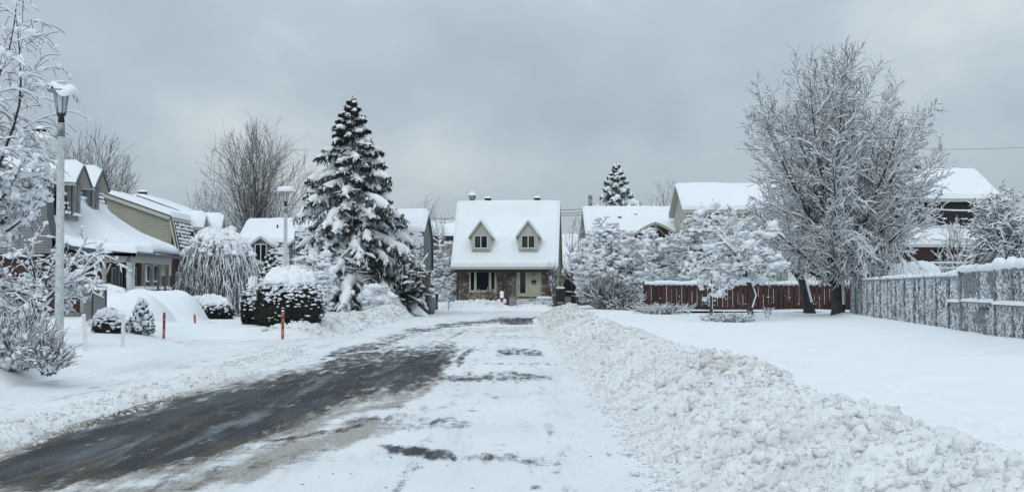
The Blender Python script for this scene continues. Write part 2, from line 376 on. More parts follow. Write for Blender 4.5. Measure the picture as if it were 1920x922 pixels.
BARE = [  # (polygon in the photograph's ground plane, softness px, strength)
    (MAIN, 26, 1.12),
    ([(600, 690), (640, 665), (760, 650), (850, 648), (830, 690), (700, 712)], 8, .8),
    ([(712, 834), (790, 834), (830, 840), (850, 850), (855, 862), (800, 858), (735, 846)], 8, 1.0),
    ([(850, 846), (990, 848), (1080, 872), (860, 864)], 9, .58),
    ([(640, 782), (700, 775), (880, 782), (900, 808), (820, 806), (640, 796)], 10, .55),
    ([(765, 763), (830, 765), (825, 774), (770, 771)], 5, .5),
    ([(560, 815), (700, 790), (680, 800), (520, 828), (440, 832)], 5, .85),
    ([(790, 700), (1030, 700), (1040, 714), (800, 716)], 7, .68),
    ([(845, 675), (870, 652), (900, 650), (885, 662), (862, 690)], 5, .7),
    ([(930, 655), (1015, 655), (1020, 668), (935, 670)], 6, .68),
    ([(600, 676), (640, 652), (700, 640), (760, 632), (740, 645), (660, 668)], 6, .75),
    ([(690, 640), (790, 616), (860, 603), (940, 598), (1010, 597), (1010, 607), (930, 606), (850, 612), (760, 628)], 4, .85),
    ([(930, 596), (1010, 594), (1010, 606), (950, 607)], 4, 1.0),
    ([(990, 905), (1010, 905), (1010, 915), (985, 915)], 4, .6),
    ([(520, 645), (600, 640), (640, 636), (620, 650), (540, 660)], 8, .5),
    ([(640, 690), (700, 640), (760, 615), (800, 610), (760, 635), (700, 700)], 8, .6),
    ([(0, 922), (-100, 990), (200, 960), (420, 900), (600, 850), (500, 850), (300, 890)], 14, .5),
    ([(880, 740), (960, 735), (1000, 745), (900, 752)], 8, .45),
]
def f_bare(X, Y):
    U, V = to_px(X, Y)
    wob = (fbm(X * 1.3, Y * .5, 4, 5) - .5)
    r = np.zeros(X.shape)
    for poly, soft, st in BARE:
        sd = poly_sd(poly, U + wob * 30, V + wob * 14)
        r = np.maximum(r, st * sm(-soft * 1.4, soft, sd))
    band = sm(.50, .74, fbm(X * .35 + 4, Y * .75, 4, 19)) * sm(-4.2, -2.6, X) * .46
    U2 = X + .12 * np.sin(Y * .09) 
    for x0, w_, a_ in ((-2.35, .20, .40), (-.75, .17, .36), (.55, .15, .30), (-3.0, .15, .3)):
        r = np.maximum(r, a_ * np.exp(-((U2 - x0 - .02 * (Y - 30) * (x0 < -2)) / w_) ** 2) * (.45 + 1.1 * fbm(X * 0 + x0 * 3, Y * .22, 3, 77)))
    return np.maximum(r, band) + .10 * fbm(X * .5, Y * .2, 3, 9) - .05
def f_dirt(X, Y):
    U, V = to_px(X, Y); wob = (fbm(X * 1.1, Y * .7, 4, 15) - .5)
    sd = poly_sd(MAIN, U + wob * 40, V + wob * 20)
    r = .85 * sm(-34, -2, sd) * (1 - sm(4, 22, sd)) * sm(600, 780, V + 0 * U)
    low = poly_sd([(60, 935), (330, 905), (560, 830), (700, 790), (740, 800), (600, 850), (480, 890), (250, 940)], U + wob * 50, V + wob * 20)
    r = np.maximum(r, .95 * sm(-22, 14, low))
    up = poly_sd([(500, 850), (560, 800), (640, 770), (760, 745), (760, 760), (640, 790)], U + wob * 50, V + wob * 20)
    r = np.maximum(r, .8 * sm(-10, 8, up))
    tan = poly_sd([(690, 640), (700, 632), (880, 616), (1000, 612), (1000, 622), (850, 630)], U, V)
    r = np.maximum(r, .4 * sm(-6, 4, tan))
    return r
def f_road(X, Y): return .012 * (fbm(X * 1.2, Y * .5, 4, 2) - .5) + .004 - .02 * sm(60, 120, Y) * 0
Yr = rows(8.5, 92, 1.3); Xr = np.concatenate([np.linspace(-9, -5.8, 26)[:-1], np.linspace(-5.8, 1.8, 230)])
road = hf('road', Xr, Yr, f_road, M['road'], attrs={'bare': f_bare, 'dirt': f_dirt})
def f_zero(X, Y): return np.zeros(X.shape)
def f_cs(X, Y):
    U, V = to_px(X, Y)
    return .55 * sm(-3, 3, poly_sd([(780, 597), (1010, 590), (1010, 599), (900, 601)], U, V)) + .25 * sm(.45, .7, fbm(X * .2, Y * .8, 4, 44))
hf('cross_street', np.linspace(-60, 60, 300), np.linspace(79, 97, 60), lambda X, Y: np.full(X.shape, -.008) + 0.006*fbm(X, Y), M['road'], attrs={'bare': f_cs, 'dirt': lambda X, Y: .25 * fbm(X * .4, Y)})
hf('ground', np.array([-900., -200, -60, 0, 60, 200, 900]), np.array([-100., 0, 60, 120, 300, 1200]), lambda X, Y: np.full(X.shape, -.03), M['snow'])

def lumps(X, Y, a=1.0, s=50):
    wx = X + .10 * (fbm(X * 3, Y * 3, 2, s + 9) - .5); wy = Y + .10 * (fbm(X * 3 + 5, Y * 3, 2, s + 8) - .5)
    w1 = 1 - worley(wx * 2.6, wy * 2.0, s); w2 = 1 - worley(wx * 6.0, wy * 4.6, s + 1); w3 = 1 - worley(wx * 14, wy * 10, s + 2)
    g = sm(.25, .7, fbm(X * .9, Y * .6, 3, s + 3))
    return a * (.09 * (w1 - .4) + (.06 + .07 * g) * (w2 - .4) + .04 * (w3 - .4) * (.5 + g) + .11 * (fbm(X * 2.2, Y * 1.6, 4, s + 4) - .5))
# right-hand field
TRUNKS = [(15.9, 67, .5), (14.5, 72, .5), (9.9, 57, .3), (9.4, 65, .3)]
def f_field(X, Y):
    h = .20 + .09 * fbm(X * .12, Y * .08, 4, 21) + .05 * fbm(X * .9, Y * .35, 3, 22) * sm(0, 1, fbm(X * .2, Y * .1, 2, 24))
    h = h + .12 * np.exp(-((X - 6.2) / 1.4) ** 2) * fbm(X * .8, Y * .6, 3, 23)
    fx = 16.4 - 4.5 * (68 - Y) / 36                       # drift along the mesh fence
    h = h + .16 * np.exp(-((X - fx + .3) / .5) ** 2) * sm(20, 30, Y) * (1 - sm(68, 70, Y))
    h = h + .9 * np.exp(-((X - 4.7 - .3 * np.sin(Y * .4)) / .45) ** 2) * lumps(X, Y, 1, 29) * sm(.42, .6, fbm(X * .5, Y * .25, 3, 28)) + .07 * (fbm(X * .35, Y * .9, 3, 27) - .5) * sm(4, 8, X)
    for (tx, ty, r) in TRUNKS: h = h + .22 * np.exp(-(((X - tx) ** 2 + (Y - ty) ** 2) / (2 * r * r)))
    tr = np.abs(X - (4.6 + .25 * np.sin(Y * .7)) ); h = h - .05 * np.exp(-(tr / .25) ** 2) * fbm(X * 3, Y * 2.2, 2, 31)
    return h * sm(96, 90, Y) if False else h
xs = np.concatenate([np.linspace(2.2, 8, 90)[:-1], np.linspace(8, 22, 110)[:-1], np.linspace(22, 70, 30)])
hf('snowy_field', xs, rows(5, 79, 3.0), f_field, M['snow'])

# right-hand bank of ploughed snow
def crest(Y): return 1.0 + .07 * np.sin(Y * .35) + .10 * np.sin(Y * .11 + 1)
def bank_base(X, Y):
    foot = 1.22 + .10 * np.sin(Y * .45) + .12 * (fbm(Y * .8, Y * 0 + 3, 3, 40) - .5); top = 2.75 + .3 * (fbm(Y * .35, Y * 0 + 8, 3, 41) - .5)
    foot = foot - .25 * sm(55, 62, Y)
    hgt = .56 + .22 * (fbm(Y * .5, Y * 0 + 5, 4, 42) - .5) + .14 * sm(48, 62, Y) + .03 * sm(20, 9, Y)
    up = sm(0, 1, (X - foot) / (top - foot)); dn = 1 - .72 * sm(0, 1, (X - top) / 1.15)
    h = hgt * (up ** .85) * dn
    h = h + .17 * np.exp(-(((X - 2.95) / .50) ** 2 + ((Y - 16.6) / .8) ** 2) ** 2) + .12 * np.exp(-(((X - 2.7) / .4) ** 2 + ((Y - 18.4) / 1.0) ** 2) ** 2)
    h = h + .16 * np.exp(-(((X - 2.6) / .5) ** 2 + ((Y - 62) / 3) ** 2))
    return h, up
def f_bankR(X, Y):
    h, up = bank_base(X, Y)
    e = sm(0, .25, up) * (1 - sm(3.7, 4.4, X)) * (.75 + .35 * sm(30, 14, Y))
    end = sm(78, 72, Y)
    return (h + lumps(X, Y) * e) * end - .06 * (1 - end) - .05 * (X < 1.0) - .25 * sm(4.2, 4.7, X)
hf('snow_bank', np.linspace(.9, 4.7, 165), rows(4.0, 79, 1.5), f_bankR, M['bsnow'])

# left: narrow bank, cleared footpath, lawn
def f_bankL(X, Y):
    foot = -4.95 + .13 * (fbm(Y * .9, Y * 0, 3, 60) - .5) * 2 + .10 * np.sin(Y * .3)
    c = -5.42; up = sm(0, 1, (foot - X) / (foot - c)); dn = 1 - sm(0, 1, (c - X) / .85)
    h = (.06 + .12 * fbm(Y * .6, Y * 0 + 2, 3, 61)) * up * dn
    e = sm(0, .3, up * dn)
    return (h + .5 * lumps(X, Y, 1, 70) * e) * (1 - sm(33.5, 36, Y)) - .035 + .03 * e
hf('snow_bank', np.linspace(-6.5, -4.6, 90), rows(8, 37, 1.6), f_bankL, M['bsnow'])
def f_walk(X, Y): return .035 + .03 * (fbm(X * 1.2, Y * .5, 4, 63) - .4) + .05 * sm(-7.0, -7.5, X)
hf('footpath', np.linspace(-7.7, -5.7, 50), rows(8, 38, 3), f_walk, M['road'], attrs={'bare': lambda X, Y: .34 * np.exp(-((X + 6.5 - .12 * np.sin(Y * .4)) / .38) ** 2), 'dirt': lambda X, Y: .12 * fbm(X, Y, 3, 3)})
def f_drive(X, Y): return -.045 * sm(-5.7, -5.1, X) + .03 + .05 * sm(-6, -12, X) + .03 * (fbm(X * .8, Y * 1.2, 4, 64) - .5)
hf('driveway', np.linspace(-13, -5.0, 90), np.linspace(34.5, 44.5, 90), f_drive, M['road'], attrs={'bare': lambda X, Y: .34 * sm(-9, -6, X) * (1 - sm(-6.2, -5.4, X)) * sm(35, 37, Y), 'dirt': lambda X, Y: .15 * fbm(X, Y, 3, 3)})
def f_lawn(X, Y):
    edge = -7.35 + .25 * (fbm(Y * .5, Y * 0, 3, 80) - .5)
    up = sm(0, 1, (edge - X) / .9)
    h = (.22 + .12 * sm(-8, -12, X) + .12 * fbm(X * .5, Y * .3, 4, 81) + .10 * fbm(X * 1.8, Y * .9, 3, 82) * sm(-12, -8, X)) * up
    h = h + .06 * lumps(X, Y, 1, 83) * up * 4 * sm(-9.5, -8, X)
    h = h + .20 * sm(-12, -14.5, X) * sm(44, 48, Y)
    # driveway opening
    gap = sm(33.5, 35.5, Y) * (1 - sm(41, 43.5, Y)) * sm(-11.5, -8.8, X)
    h = h * (1 - gap)
    # hillock behind the front stakes
    h = h + .20 * np.exp(-(((X + 8.6) / 1.3) ** 2 + ((Y - 24.3) / 2.0) ** 2)) + .16 * np.exp(-(((X + 11) / 1.8) ** 2 + ((Y - 44.5) / 3) ** 2))
    return h - .04
hf('snowy_lawn', np.concatenate([np.linspace(-50, -14, 60)[:-1], np.linspace(-14, -6.9, 170)]), rows(8, 86, 2.2), f_lawn, M['snow'])
def f_bankL2(X, Y):
    base = -5.35 - .9 * sm(52, 42, Y)
    foot = base + .35 * (fbm(Y * .5, Y * 0, 3, 90) - .5); c = foot - .9
    up = sm(0, 1, (foot - X) / .9); dn = 1 - .55 * sm(0, 1, (c - X) / 1.6)
    h = (.30 + .38 * fbm(Y * .35, Y * 0 + 2, 3, 91) + .1 * sm(55, 75, Y)) * up * dn
    e = sm(0, .3, up) * (1 - sm(-9.0, -9.9, X))
    return (h + 1.2 * lumps(X, Y, 1, 92) * e) * sm(42.0, 45.5, Y) * (1 - sm(77, 81, Y)) - .03 - .25 * sm(-9.2, -10, X)
hf('snow_bank', np.linspace(-10, -5.0, 130), rows(41, 82, 1.6), f_bankL2, M['bsnow'])
def f_heapF(X, Y):
    a = np.exp(-(((X + 2.6) / 2.4) ** 4 + ((Y - 101) / 2.3) ** 4)); b = np.exp(-(((X - 1.6) / 1.5) ** 4 + ((Y - 103.5) / 1.6) ** 4)); c = np.exp(-(((X + 5.2) / 1.0) ** 2 + ((Y - 103.5) / 1.5) ** 2))
    h = .58 * a + .34 * b + .35 * c
    return h * (1 + .5 * (fbm(X * .9, Y * .5, 3, 95) - .5)) + 1.6 * lumps(X, Y, 1, 96) * sm(.05, .4, h) - .02
hf('snow_heap', np.linspace(-8, 4.5, 180), np.linspace(97, 106.6, 70), f_heapF, M['bsnow'])
def f_yard(X, Y): return .12 + .15 * fbm(X * .3, Y * .3, 3, 97) - .2 * sm(98, 96, Y) + .35 * np.exp(-(((X - 6.4) / 1.6) ** 2 + ((Y - 99) / 2) ** 2))
hf('snowy_yard', np.linspace(-60, 60, 160), np.linspace(95.5, 150, 60), f_yard, M['snow'])
hf('snowy_yard', np.linspace(1.8, 60, 120), np.linspace(76, 97, 40), lambda X, Y: .22 + .2 * fbm(X * .4, Y * .3, 3, 98) - .35 * sm(4.2, 2.4, X), M['snow'])
hf('snowy_yard', np.linspace(-50, -8.6, 80), np.linspace(80, 97, 30), lambda X, Y: .16 + .12 * fbm(X * .4, Y * .3, 3, 99), M['snow'])

# clods of snow on the banks
def ico(sub):
    import bmesh
    bm = bmesh.new(); bmesh.ops.create_icosphere(bm, subdivisions=sub, radius=1); bm.verts.ensure_lookup_table()
    V = np.array([v.co[:] for v in bm.verts]); Fc = np.array([[v.index for v in f.verts] for f in bm.faces]); bm.free(); return V, Fc
ICO1 = ico(1); ICO2 = ico(2)
def blobs(rng, pts, rad, squash=(1, 1, .7), jag=.25, tmpl=ICO2):
    V, Fc = tmpl; n = len(pts)
    a = rng.uniform(0, 2 * math.pi, n); ca, sa = np.cos(a), np.sin(a)
    sq = np.array(squash) * rng.uniform(.75, 1.3, (n, 3))
    off = 1 + jag * rng.normal(0, 1, (n, len(V))) * .5
    W = V[None] * off[..., None] * sq[:, None, :]
    X = W[..., 0] * ca[:, None] - W[..., 1] * sa[:, None]; Yy = W[..., 0] * sa[:, None] + W[..., 1] * ca[:, None]
    W = np.stack([X, Yy, W[..., 2]], -1) * np.asarray(rad)[:, None, None] + np.asarray(pts)[:, None, :]
    Fa = Fc[None] + (np.arange(n) * len(V))[:, None, None]
    return W.reshape(-1, 3), Fa.reshape(-1, 3)
def clods(name, rng, n, xf, ylo, yhi, hfun, rlo, rhi, m, label, cat='snow clods', sink=.25, smooth=True, near=2.0):
    Y = ylo + (yhi - ylo) * rng.uniform(0, 1, n) ** near; X = xf(rng, Y)
    Z = hfun(X, Y); r = rlo * (rhi / rlo) ** (rng.uniform(0, 1, n) ** 2.2)
    pts = np.stack([X, Y, Z + r * (.3 - sink)], -1)
    V, Fc = blobs(rng, pts, r, (1, 1, .75), .46, ICO1 if n > 6000 else ICO2)
    o = link(name, npmesh(name, V, Fc, smooth), m); return tag(o, label, cat, kind='stuff')
rg = rng_(5)
clods('snow_crumbs', rg, 5200, lambda r, Y: r.uniform(1.2, 3.7, len(Y)), 6.5, 36, f_bankR, .007, .030, M['bsnow'], 'fine crumbs of loose snow over the near part of the right bank', near=1.3)
clods('snow_chunks', rg, 230, lambda r, Y: r.normal(2.3, .55, len(Y)).clip(1.5, 3.2), 12, 66, f_bankR, .04, .10, M['bsnow'], 'larger broken slabs of packed snow on the right bank', sink=.55, smooth=False, near=1.5)
clods('snow_clods', rg, 5200, lambda r, Y: r.uniform(1.25, 3.9, len(Y)), 6, 70, f_bankR, .014, .075, M['bsnow'], 'white lumps of ploughed snow on the long bank right of the road', near=1.7)
clods('snow_crumbs', rg, 5200, lambda r, Y: r.uniform(1.2, 3.7, len(Y)), 6.5, 36, f_bankR, .007, .030, M['bsnow'], 'fine crumbs of loose snow over the near part of the right bank', near=1.3)
clods('snow_chunks', rg, 230, lambda r, Y: r.normal(2.3, .55, len(Y)).clip(1.5, 3.2), 12, 66, f_bankR, .04, .10, M['bsnow'], 'larger broken slabs of packed snow on the right bank', sink=.55, smooth=False, near=1.5)
clods('snow_clods', rg, 650, lambda r, Y: r.normal(1.25, .09, len(Y)), 8, 66, lambda X, Y: np.maximum(f_bankR(X, Y), 0.01), .012, .045, M['bsnow'], 'small snow crumbs strewn along the foot of the right bank', near=1.7)
clods('snow_clods', rg, 240, lambda r, Y: r.normal(2.7, .35, len(Y)), 15.7, 19.2, f_bankR, .02, .085, M['dsnow'], 'dirty grey snow lumps piled on the tallest hump of the right bank', near=1)
clods('snow_clods', rg, 900, lambda r, Y: r.uniform(1.3, 3.0, len(Y)), 50, 72, f_bankR, .03, .10, M['dsnow'], 'tan stained snow lumps at the far end of the right bank', near=1)
clods('snow_clods', rg, 2200, lambda r, Y: r.normal(-5.4, .2, len(Y)), 10, 35, f_bankL, .010, .038, M['bsnow'], 'crumbs of snow on the low ridge between road and footpath', near=1.3)
clods('snow_clods', rg, 1600, lambda r, Y: r.uniform(-8.6, -5.5, len(Y)), 44, 79, f_bankL2, .03, .13, M['bsnow'], 'snow lumps on the bank in front of the big spruce', near=1)
clods('snow_clods', rg, 420, lambda r, Y: r.uniform(-6.5, 3, len(Y)), 98.5, 105, f_heapF, .05, .14, M['bsnow'], 'snow lumps on the heap before the stone fronted house', near=1)
clods('road_grit', rg, 700, lambda r, Y: r.uniform(-5.0, 1.2, len(Y)) , 10, 60, f_road, .003, .011, M['soffit'], 'scattered grit and slush crumbs on the packed snow road', 'grit', near=1.4, smooth=False)
clods('slush_clods', rg, 420, lambda r, Y: r.normal(-4.98, .09, len(Y)), 12, 34, lambda X, Y: f_road(X, Y) + .005, .008, .028, M['dsnow'], 'brown slush lumps along the left road edge', 'slush', near=1)
# ------------------------------------------------------------------ vegetation generators
def tubes(Pn, Rn, k=3):
    """Pn (B,n,3), Rn (B,n) -> V,F"""
    B, n, _ = Pn.shape
    T = np.gradient(Pn, axis=1); T /= np.linalg.norm(T, axis=2, keepdims=True) + 1e-9
    ref = np.where(np.abs(T[..., 2:3]) > .85, np.array([0., 1, 0]), np.array([0., 0, 1]))
    A = np.cross(T, ref); A /= np.linalg.norm(A, axis=2, keepdims=True) + 1e-9; Bv = np.cross(A, T)
    th = np.arange(k) * 2 * math.pi / k + .3
    V = Pn[:, :, None] + Rn[:, :, None, None] * (A[:, :, None] * np.cos(th)[None, None, :, None] + Bv[:, :, None] * np.sin(th)[None, None, :, None])
    b = np.arange(B)[:, None, None] * n * k; i = np.arange(n - 1)[None, :, None] * k; j = np.arange(k)[None, None, :]; j2 = (j + 1) % k
    Fq = np.stack([b + i + j, b + i + j2, b + i + k + j2, b + i + k + j], -1).reshape(-1, 4)
    return V.reshape(-1, 3), Fq
def snow_tubes(rng, Pn, Rn, th, k=4, lump=.5, minh=.15, frac=1.0, zfade=None):
    if frac < 1 or zfade:
        pr = np.full(len(Pn), frac)
        if zfade: pr = pr * (1 - (1 - zfade[2]) * sm(zfade[0], zfade[1], Pn[:, -1, 2]))
        kk = rng.uniform(0, 1, len(Pn)) < pr; Pn = Pn[kk]; Rn = Rn[kk]
        if not len(Pn): return np.zeros((0, 3)), np.zeros((0, 4), int)
    T = np.gradient(Pn, axis=1); T /= np.linalg.norm(T, axis=2, keepdims=True) + 1e-9
    hz = np.sqrt(T[..., 0] ** 2 + T[..., 1] ** 2); hz = np.clip((hz - minh) / (1 - minh), 0, 1)
    r = (np.minimum(Rn, .055) * .8 + th * rng.uniform(.45, 1.45, Rn.shape) ** (1 if lump else 0)) * (hz ** .7)
    if lump: r *= 1 + lump * rng.normal(0, .5, Rn.shape)
    r = np.maximum(r, .001); r[:, -1] *= .5
    c = Pn.copy(); c[..., 2] += Rn * .75 + r * .75
    return tubes(c, r, k)
class Acc:
    def __init__(s): s.V = []; s.F = []; s.n = 0
    def add(s, vf):
        V, Fc = vf
        if len(V) == 0: return
        if Fc.shape[1] == 3: Fc = np.concatenate([Fc, Fc[:, 2:3]], 1) if False else Fc
        s.V.append(V); s.F.append(Fc + s.n); s.n += len(V)
    def mesh(s, name, smooth=True):
        q = [f for f in s.F if f.shape[1] == 4]; t = [f for f in s.F if f.shape[1] == 3]
        L = []
        if q: L.append(np.concatenate(q))
        if t: L.append(np.concatenate(t))
        return npmesh(name, np.concatenate(s.V), L, smooth)
    def build(s, name, m, parent, smooth=True):
        if not s.V: return None
        return link(name, s.mesh(name, smooth), m, parent)
def grow(rng, Pn, Rn, m, t0, t1, ang, length, n, rr=.6, up=0., wig=.12, rel=True, tip=.3, shape=None, env=None, rmin=.004, az=None):
    B, k, _ = Pn.shape
    t = (np.arange(m)[None] + rng.uniform(0, 1, (B, m))) / m; t = t0 + (t1 - t0) * t
    f = t * (k - 1); i = np.clip(f.astype(int), 0, k - 2); fr = (f - i)[..., None]; bi = np.arange(B)[:, None]
    p = Pn[bi, i] * (1 - fr) + Pn[bi, i + 1] * fr; T = Pn[bi, i + 1] - Pn[bi, i]; T /= np.linalg.norm(T, axis=2, keepdims=True) + 1e-9
    r0 = Rn[bi, i] * (1 - fr[..., 0]) + Rn[bi, i + 1] * fr[..., 0]
    plen = np.linalg.norm(np.diff(Pn, axis=1), axis=2).sum(1)[:, None]
    a = (np.arange(m)[None] * 2.39996 + rng.uniform(0, 6.28, (B, 1)) + rng.normal(0, .35, (B, m)))
    ref = np.where(np.abs(T[..., 2:3]) > .9, np.array([1., 0, 0]), np.array([0., 0, 1])); A = np.cross(T, ref); A /= np.linalg.norm(A, axis=2, keepdims=True) + 1e-9; Bv = np.cross(A, T)
    if az == 'flat': a = np.where(np.arange(m)[None] % 2 == 0, 0., math.pi) + rng.normal(0, .35, (B, m))
    Nn = A * np.cos(a)[..., None] + Bv * np.sin(a)[..., None]
    g = np.radians(rng.uniform(ang[0], ang[1], (B, m)))[..., None]
    d = T * np.cos(g) + Nn * np.sin(g)
    L = length * rng.uniform(.65, 1.25, (B, m)) * (plen if rel else 1)
    if shape is not None: L = L * shape(t)
    p = p.reshape(-1, 3); d = d.reshape(-1, 3); L = L.reshape(-1); r0 = np.maximum(r0.reshape(-1) * rr, rmin)
    def march(L, d):
        out = [p]; q = p; dd = d.copy(); R_ = np.random.default_rng(int(abs(p.sum() * 1000)) % 100000 + m)
        for s in range(n - 1):
            dd = dd + R_.normal(0, wig, dd.shape); dd[:, 2] += up; dd /= np.linalg.norm(dd, axis=1, keepdims=True)
            q = q + dd * (L / (n - 1))[:, None]; out.append(q)
        return np.stack(out, 1)
    Q = march(L, d)
    if env is not None:
        for _ in range(6):
            bad = env(Q[:, -1]) > 1
            if not bad.any(): break
            L = np.where(bad, L * .72, L); Q = march(L, d)
    rad = r0[:, None] * np.linspace(1, tip, n)[None]; rad = np.maximum(rad, rmin)
    return Q, rad
def trunk_line(rng, h, r, n=6, lean=(0, 0), bend=.05, top=.7):
    z = np.linspace(0, h, n); P_ = np.zeros((1, n, 3)); P_[0, :, 2] = z
    P_[0, :, 0] = lean[0] * z + rng.normal(0, bend, n) * (z > 0) * min(1, h / 3); P_[0, :, 1] = lean[1] * z
    rr = r * np.linspace(1, top, n); rr[0] *= 1.35
    return P_, rr[None]
def snowy_tree(name, loc, label, cat, seed, trunk, levels, snow, group=None, bark='bark', twig='twig', side_snow=True, zfade=None, clumps=None, leaves=None, smooth=True):
    """levels: list of dicts for grow(); snow: list of (thickness, minh) per level"""
    rng = rng_(seed); root = empty(name, loc, label, cat, group)
    Pn, Rn = trunk; tr = Acc(); tr.add(tubes(Pn, Rn, 10)); cr = Acc(); sn = Acc()
    if side_snow:                                   # snow plastered to one side of the stem
        c = Pn.copy(); c[..., 0] += Rn * .55; c[..., 1] -= Rn * .35; sn.add(tubes(c[:, 1:], Rn[:, 1:] * .55, 6))
    cur = [(Pn, Rn)]; allp = []
    for i, lv in enumerate(levels):
        lv = dict(lv); src = lv.pop('src', -1); k = lv.pop('sides', 3); main = lv.pop('main', False)
        Q, q = grow(rng, *cur[src], **lv); cur.append((Q, q))
        (tr if main else cr).add(tubes(Q, q, k))
        if snow[i]:
            th, mh = snow[i][:2]; sn.add(snow_tubes(rng, Q, q, th, 5 if k > 3 else 4, .5, mh, snow[i][2] if len(snow[i]) > 2 else 1.0, zfade))
        allp.append(Q)
    if clumps:
        for (li, frac, rlo, rhi, sq) in clumps:
            Q = allp[li]; pts = Q[:, 1:].reshape(-1, 3); pts = pts[rng.uniform(0, 1, len(pts)) < frac]
            r = rlo + (rhi - rlo) * rng.uniform(0, 1, len(pts)) ** 2
            pts = pts + np.array([0, 0, 1]) * (r * .5)[:, None] + rng.normal(0, .03, pts.shape)
            sn.add(blobs(rng, pts, r, (1.35, .9, sq), .5, ICO1 if len(pts) > 900 else ICO2))
    tr.build('trunk', M[bark], root, smooth); cr.build('crown', M[twig], root, False); 
    if leaves:
        li, cnt, sz, mt_ = leaves; pts = allp[li].reshape(-1, 3); pts = pts[rng.integers(0, len(pts), cnt)] + rng.normal(0, sz * 1.2, (cnt, 3))
        leafs(rng, pts, sz).build('foliage', M[mt_], root, False)
    s = sn.build('snow_cover', M['tsnow'], root, True)
    return root
def leafs(rng, pts, sz, hang=0.):
    n = len(pts); a = Acc(); d1 = rng.normal(0, 1, (n, 3)); d1[:, 2] -= hang; d1 /= np.linalg.norm(d1, axis=1, keepdims=True)
    d2 = np.cross(d1, rng.normal(0, 1, (n, 3))); d2 /= np.linalg.norm(d2, axis=1, keepdims=True) + 1e-9
    s = sz * rng.uniform(.5, 1.4, (n, 1)); V = np.stack([pts - d1 * s * .6, pts + d2 * s * .3, pts + d1 * s * .8], 1).reshape(-1, 3)
    a.add((V, np.arange(n * 3).reshape(-1, 3))); return a
def spikes(rng, Pn, per, L, w, hang=.6, up=0):
    """small pointed needle sprays along polylines"""
    B, n, _ = Pn.shape; t = rng.uniform(0, n - 1.001, (B, per)); i = t.astype(int); fr = (t - i)[..., None]; bi = np.arange(B)[:, None]
    p = (Pn[bi, i] * (1 - fr) + Pn[bi, i + 1] * fr).reshape(-1, 3); T = (Pn[bi, i + 1] - Pn[bi, i]).reshape(-1, 3); T /= np.linalg.norm(T, axis=1, keepdims=True) + 1e-9
    d = T * .7 + rng.normal(0, .55, p.shape); d[:, 2] -= hang; d /= np.linalg.norm(d, axis=1, keepdims=True)
    s = np.cross(d, rng.normal(0, 1, p.shape)); s /= np.linalg.norm(s, axis=1, keepdims=True) + 1e-9
    l = L * rng.uniform(.5, 1.3, (len(p), 1)); V = np.stack([p - s * w, p + s * w, p + d * l], 1).reshape(-1, 3)
    return V, np.arange(len(p) * 3).reshape(-1, 3)
def spruce(name, loc, label, seed, H, Rb, nb=120, side=9, sub=4, z0=.6, snow=1.0, droop=.9, group=None, needle='needle', per=8, cat='spruce tree', wid=.030, shape_p=.85, up_tip=.22):
    rng = rng_(seed); root = empty(name, loc, label, cat, group)
    tr = Acc(); Pt, Rt = trunk_line(rng, H, H * .016, 8, bend=.02, top=.12); tr.add(tubes(Pt, Rt, 8)); tr.build('trunk', M['bark'], root)
    t = (np.arange(nb) + rng.uniform(0, .8, nb)) / nb; t = t ** 1.15; z = z0 + (H * .985 - z0) * t
    Lb = Rb * (1 - t) ** shape_p * rng.uniform(.66, 1.18, nb) + .10 * Rb * (1 - t) ** .3 * .6 + .05
    az = np.arange(nb) * 2.39996 + rng.normal(0, .25, nb)
    n = 11; u = np.linspace(0, 1, n)
    rad = Lb[:, None] * u[None] ** .9
    dz = (-droop * (.35 + .65 * (1 - t))[:, None] * (u ** 1.5)[None] * .62 + (up_tip * np.clip(u - .62, 0, 1) ** 1.5)[None] + .25 * t[:, None] * u[None]) * Lb[:, None]
    wob = rng.normal(0, .03, (nb, n)) * Lb[:, None] * u[None]
    B1 = np.stack([np.cos(az)[:, None] * rad - np.sin(az)[:, None] * wob, np.sin(az)[:, None] * rad + np.cos(az)[:, None] * wob, z[:, None] + dz + rng.normal(0, .012, (nb, n)) * Lb[:, None]], -1)
    R1 = (.012 + .012 * Lb)[:, None] * np.linspace(1, .3, n)[None]
    br = Acc(); br.add(tubes(B1, R1, 4))
    B2, R2 = grow(rng, B1, R1, side, .18, .98, (35, 62), .34, 5, .6, up=-.10, wig=.09, shape=lambda t: 1.15 - .75 * t, az='flat')
    br.add(tubes(B2, R2, 3)); br.build('branch', M['bark'], root, False)
    B3, R3 = grow(rng, B2, R2, sub, .1, 1., (50, 90), .55, 4, .6, up=-.7, wig=.1)
    fo = Acc(); fo.add(spikes(rng, B3, per, .17 * (H / 13) ** .4, wid * .75, .7)); fo.add(spikes(rng, B2, per * 2, .17 * (H / 13) ** .4, wid, .5)); fo.add(spikes(rng, B1, per * 5, .20 * (H / 13) ** .4, wid * 1.1, .35))
    fo.build('foliage', M[needle], root, False)
    sn = Acc()
    s1 = (.055 + .045 * np.clip(Lb, 0, 3.5))[:, None] * snow * np.interp(u, [0, .15, .5, .85, 1], [.5, .95, 1.2, 1.2, .6])[None] * rng.uniform(.6, 1.4, (nb, n))
    B1d = B1.copy()
    c = B1d; c[..., 2] += s1 * .45 + .02
    V, Fc = tubes(c, s1, 6); sn.add((V, Fc))
    msk = rng.uniform(0, 1, len(B2)) < .72; Q = B2[msk]
    s2 = (.028 + .075 * np.linalg.norm(Q[:, -1] - Q[:, 0], axis=1))[:, None] * snow * np.array([1., 1.1, 1.0, .7, .3])[None] * rng.uniform(.5, 1.4, Q.shape[:2])
    Q = Q.copy(); Q[..., 2] += s2 * .4 + .01; sn.add(tubes(Q, s2, 5))
    sn.build('snow_cover', M['tsnow'], root)
    return root

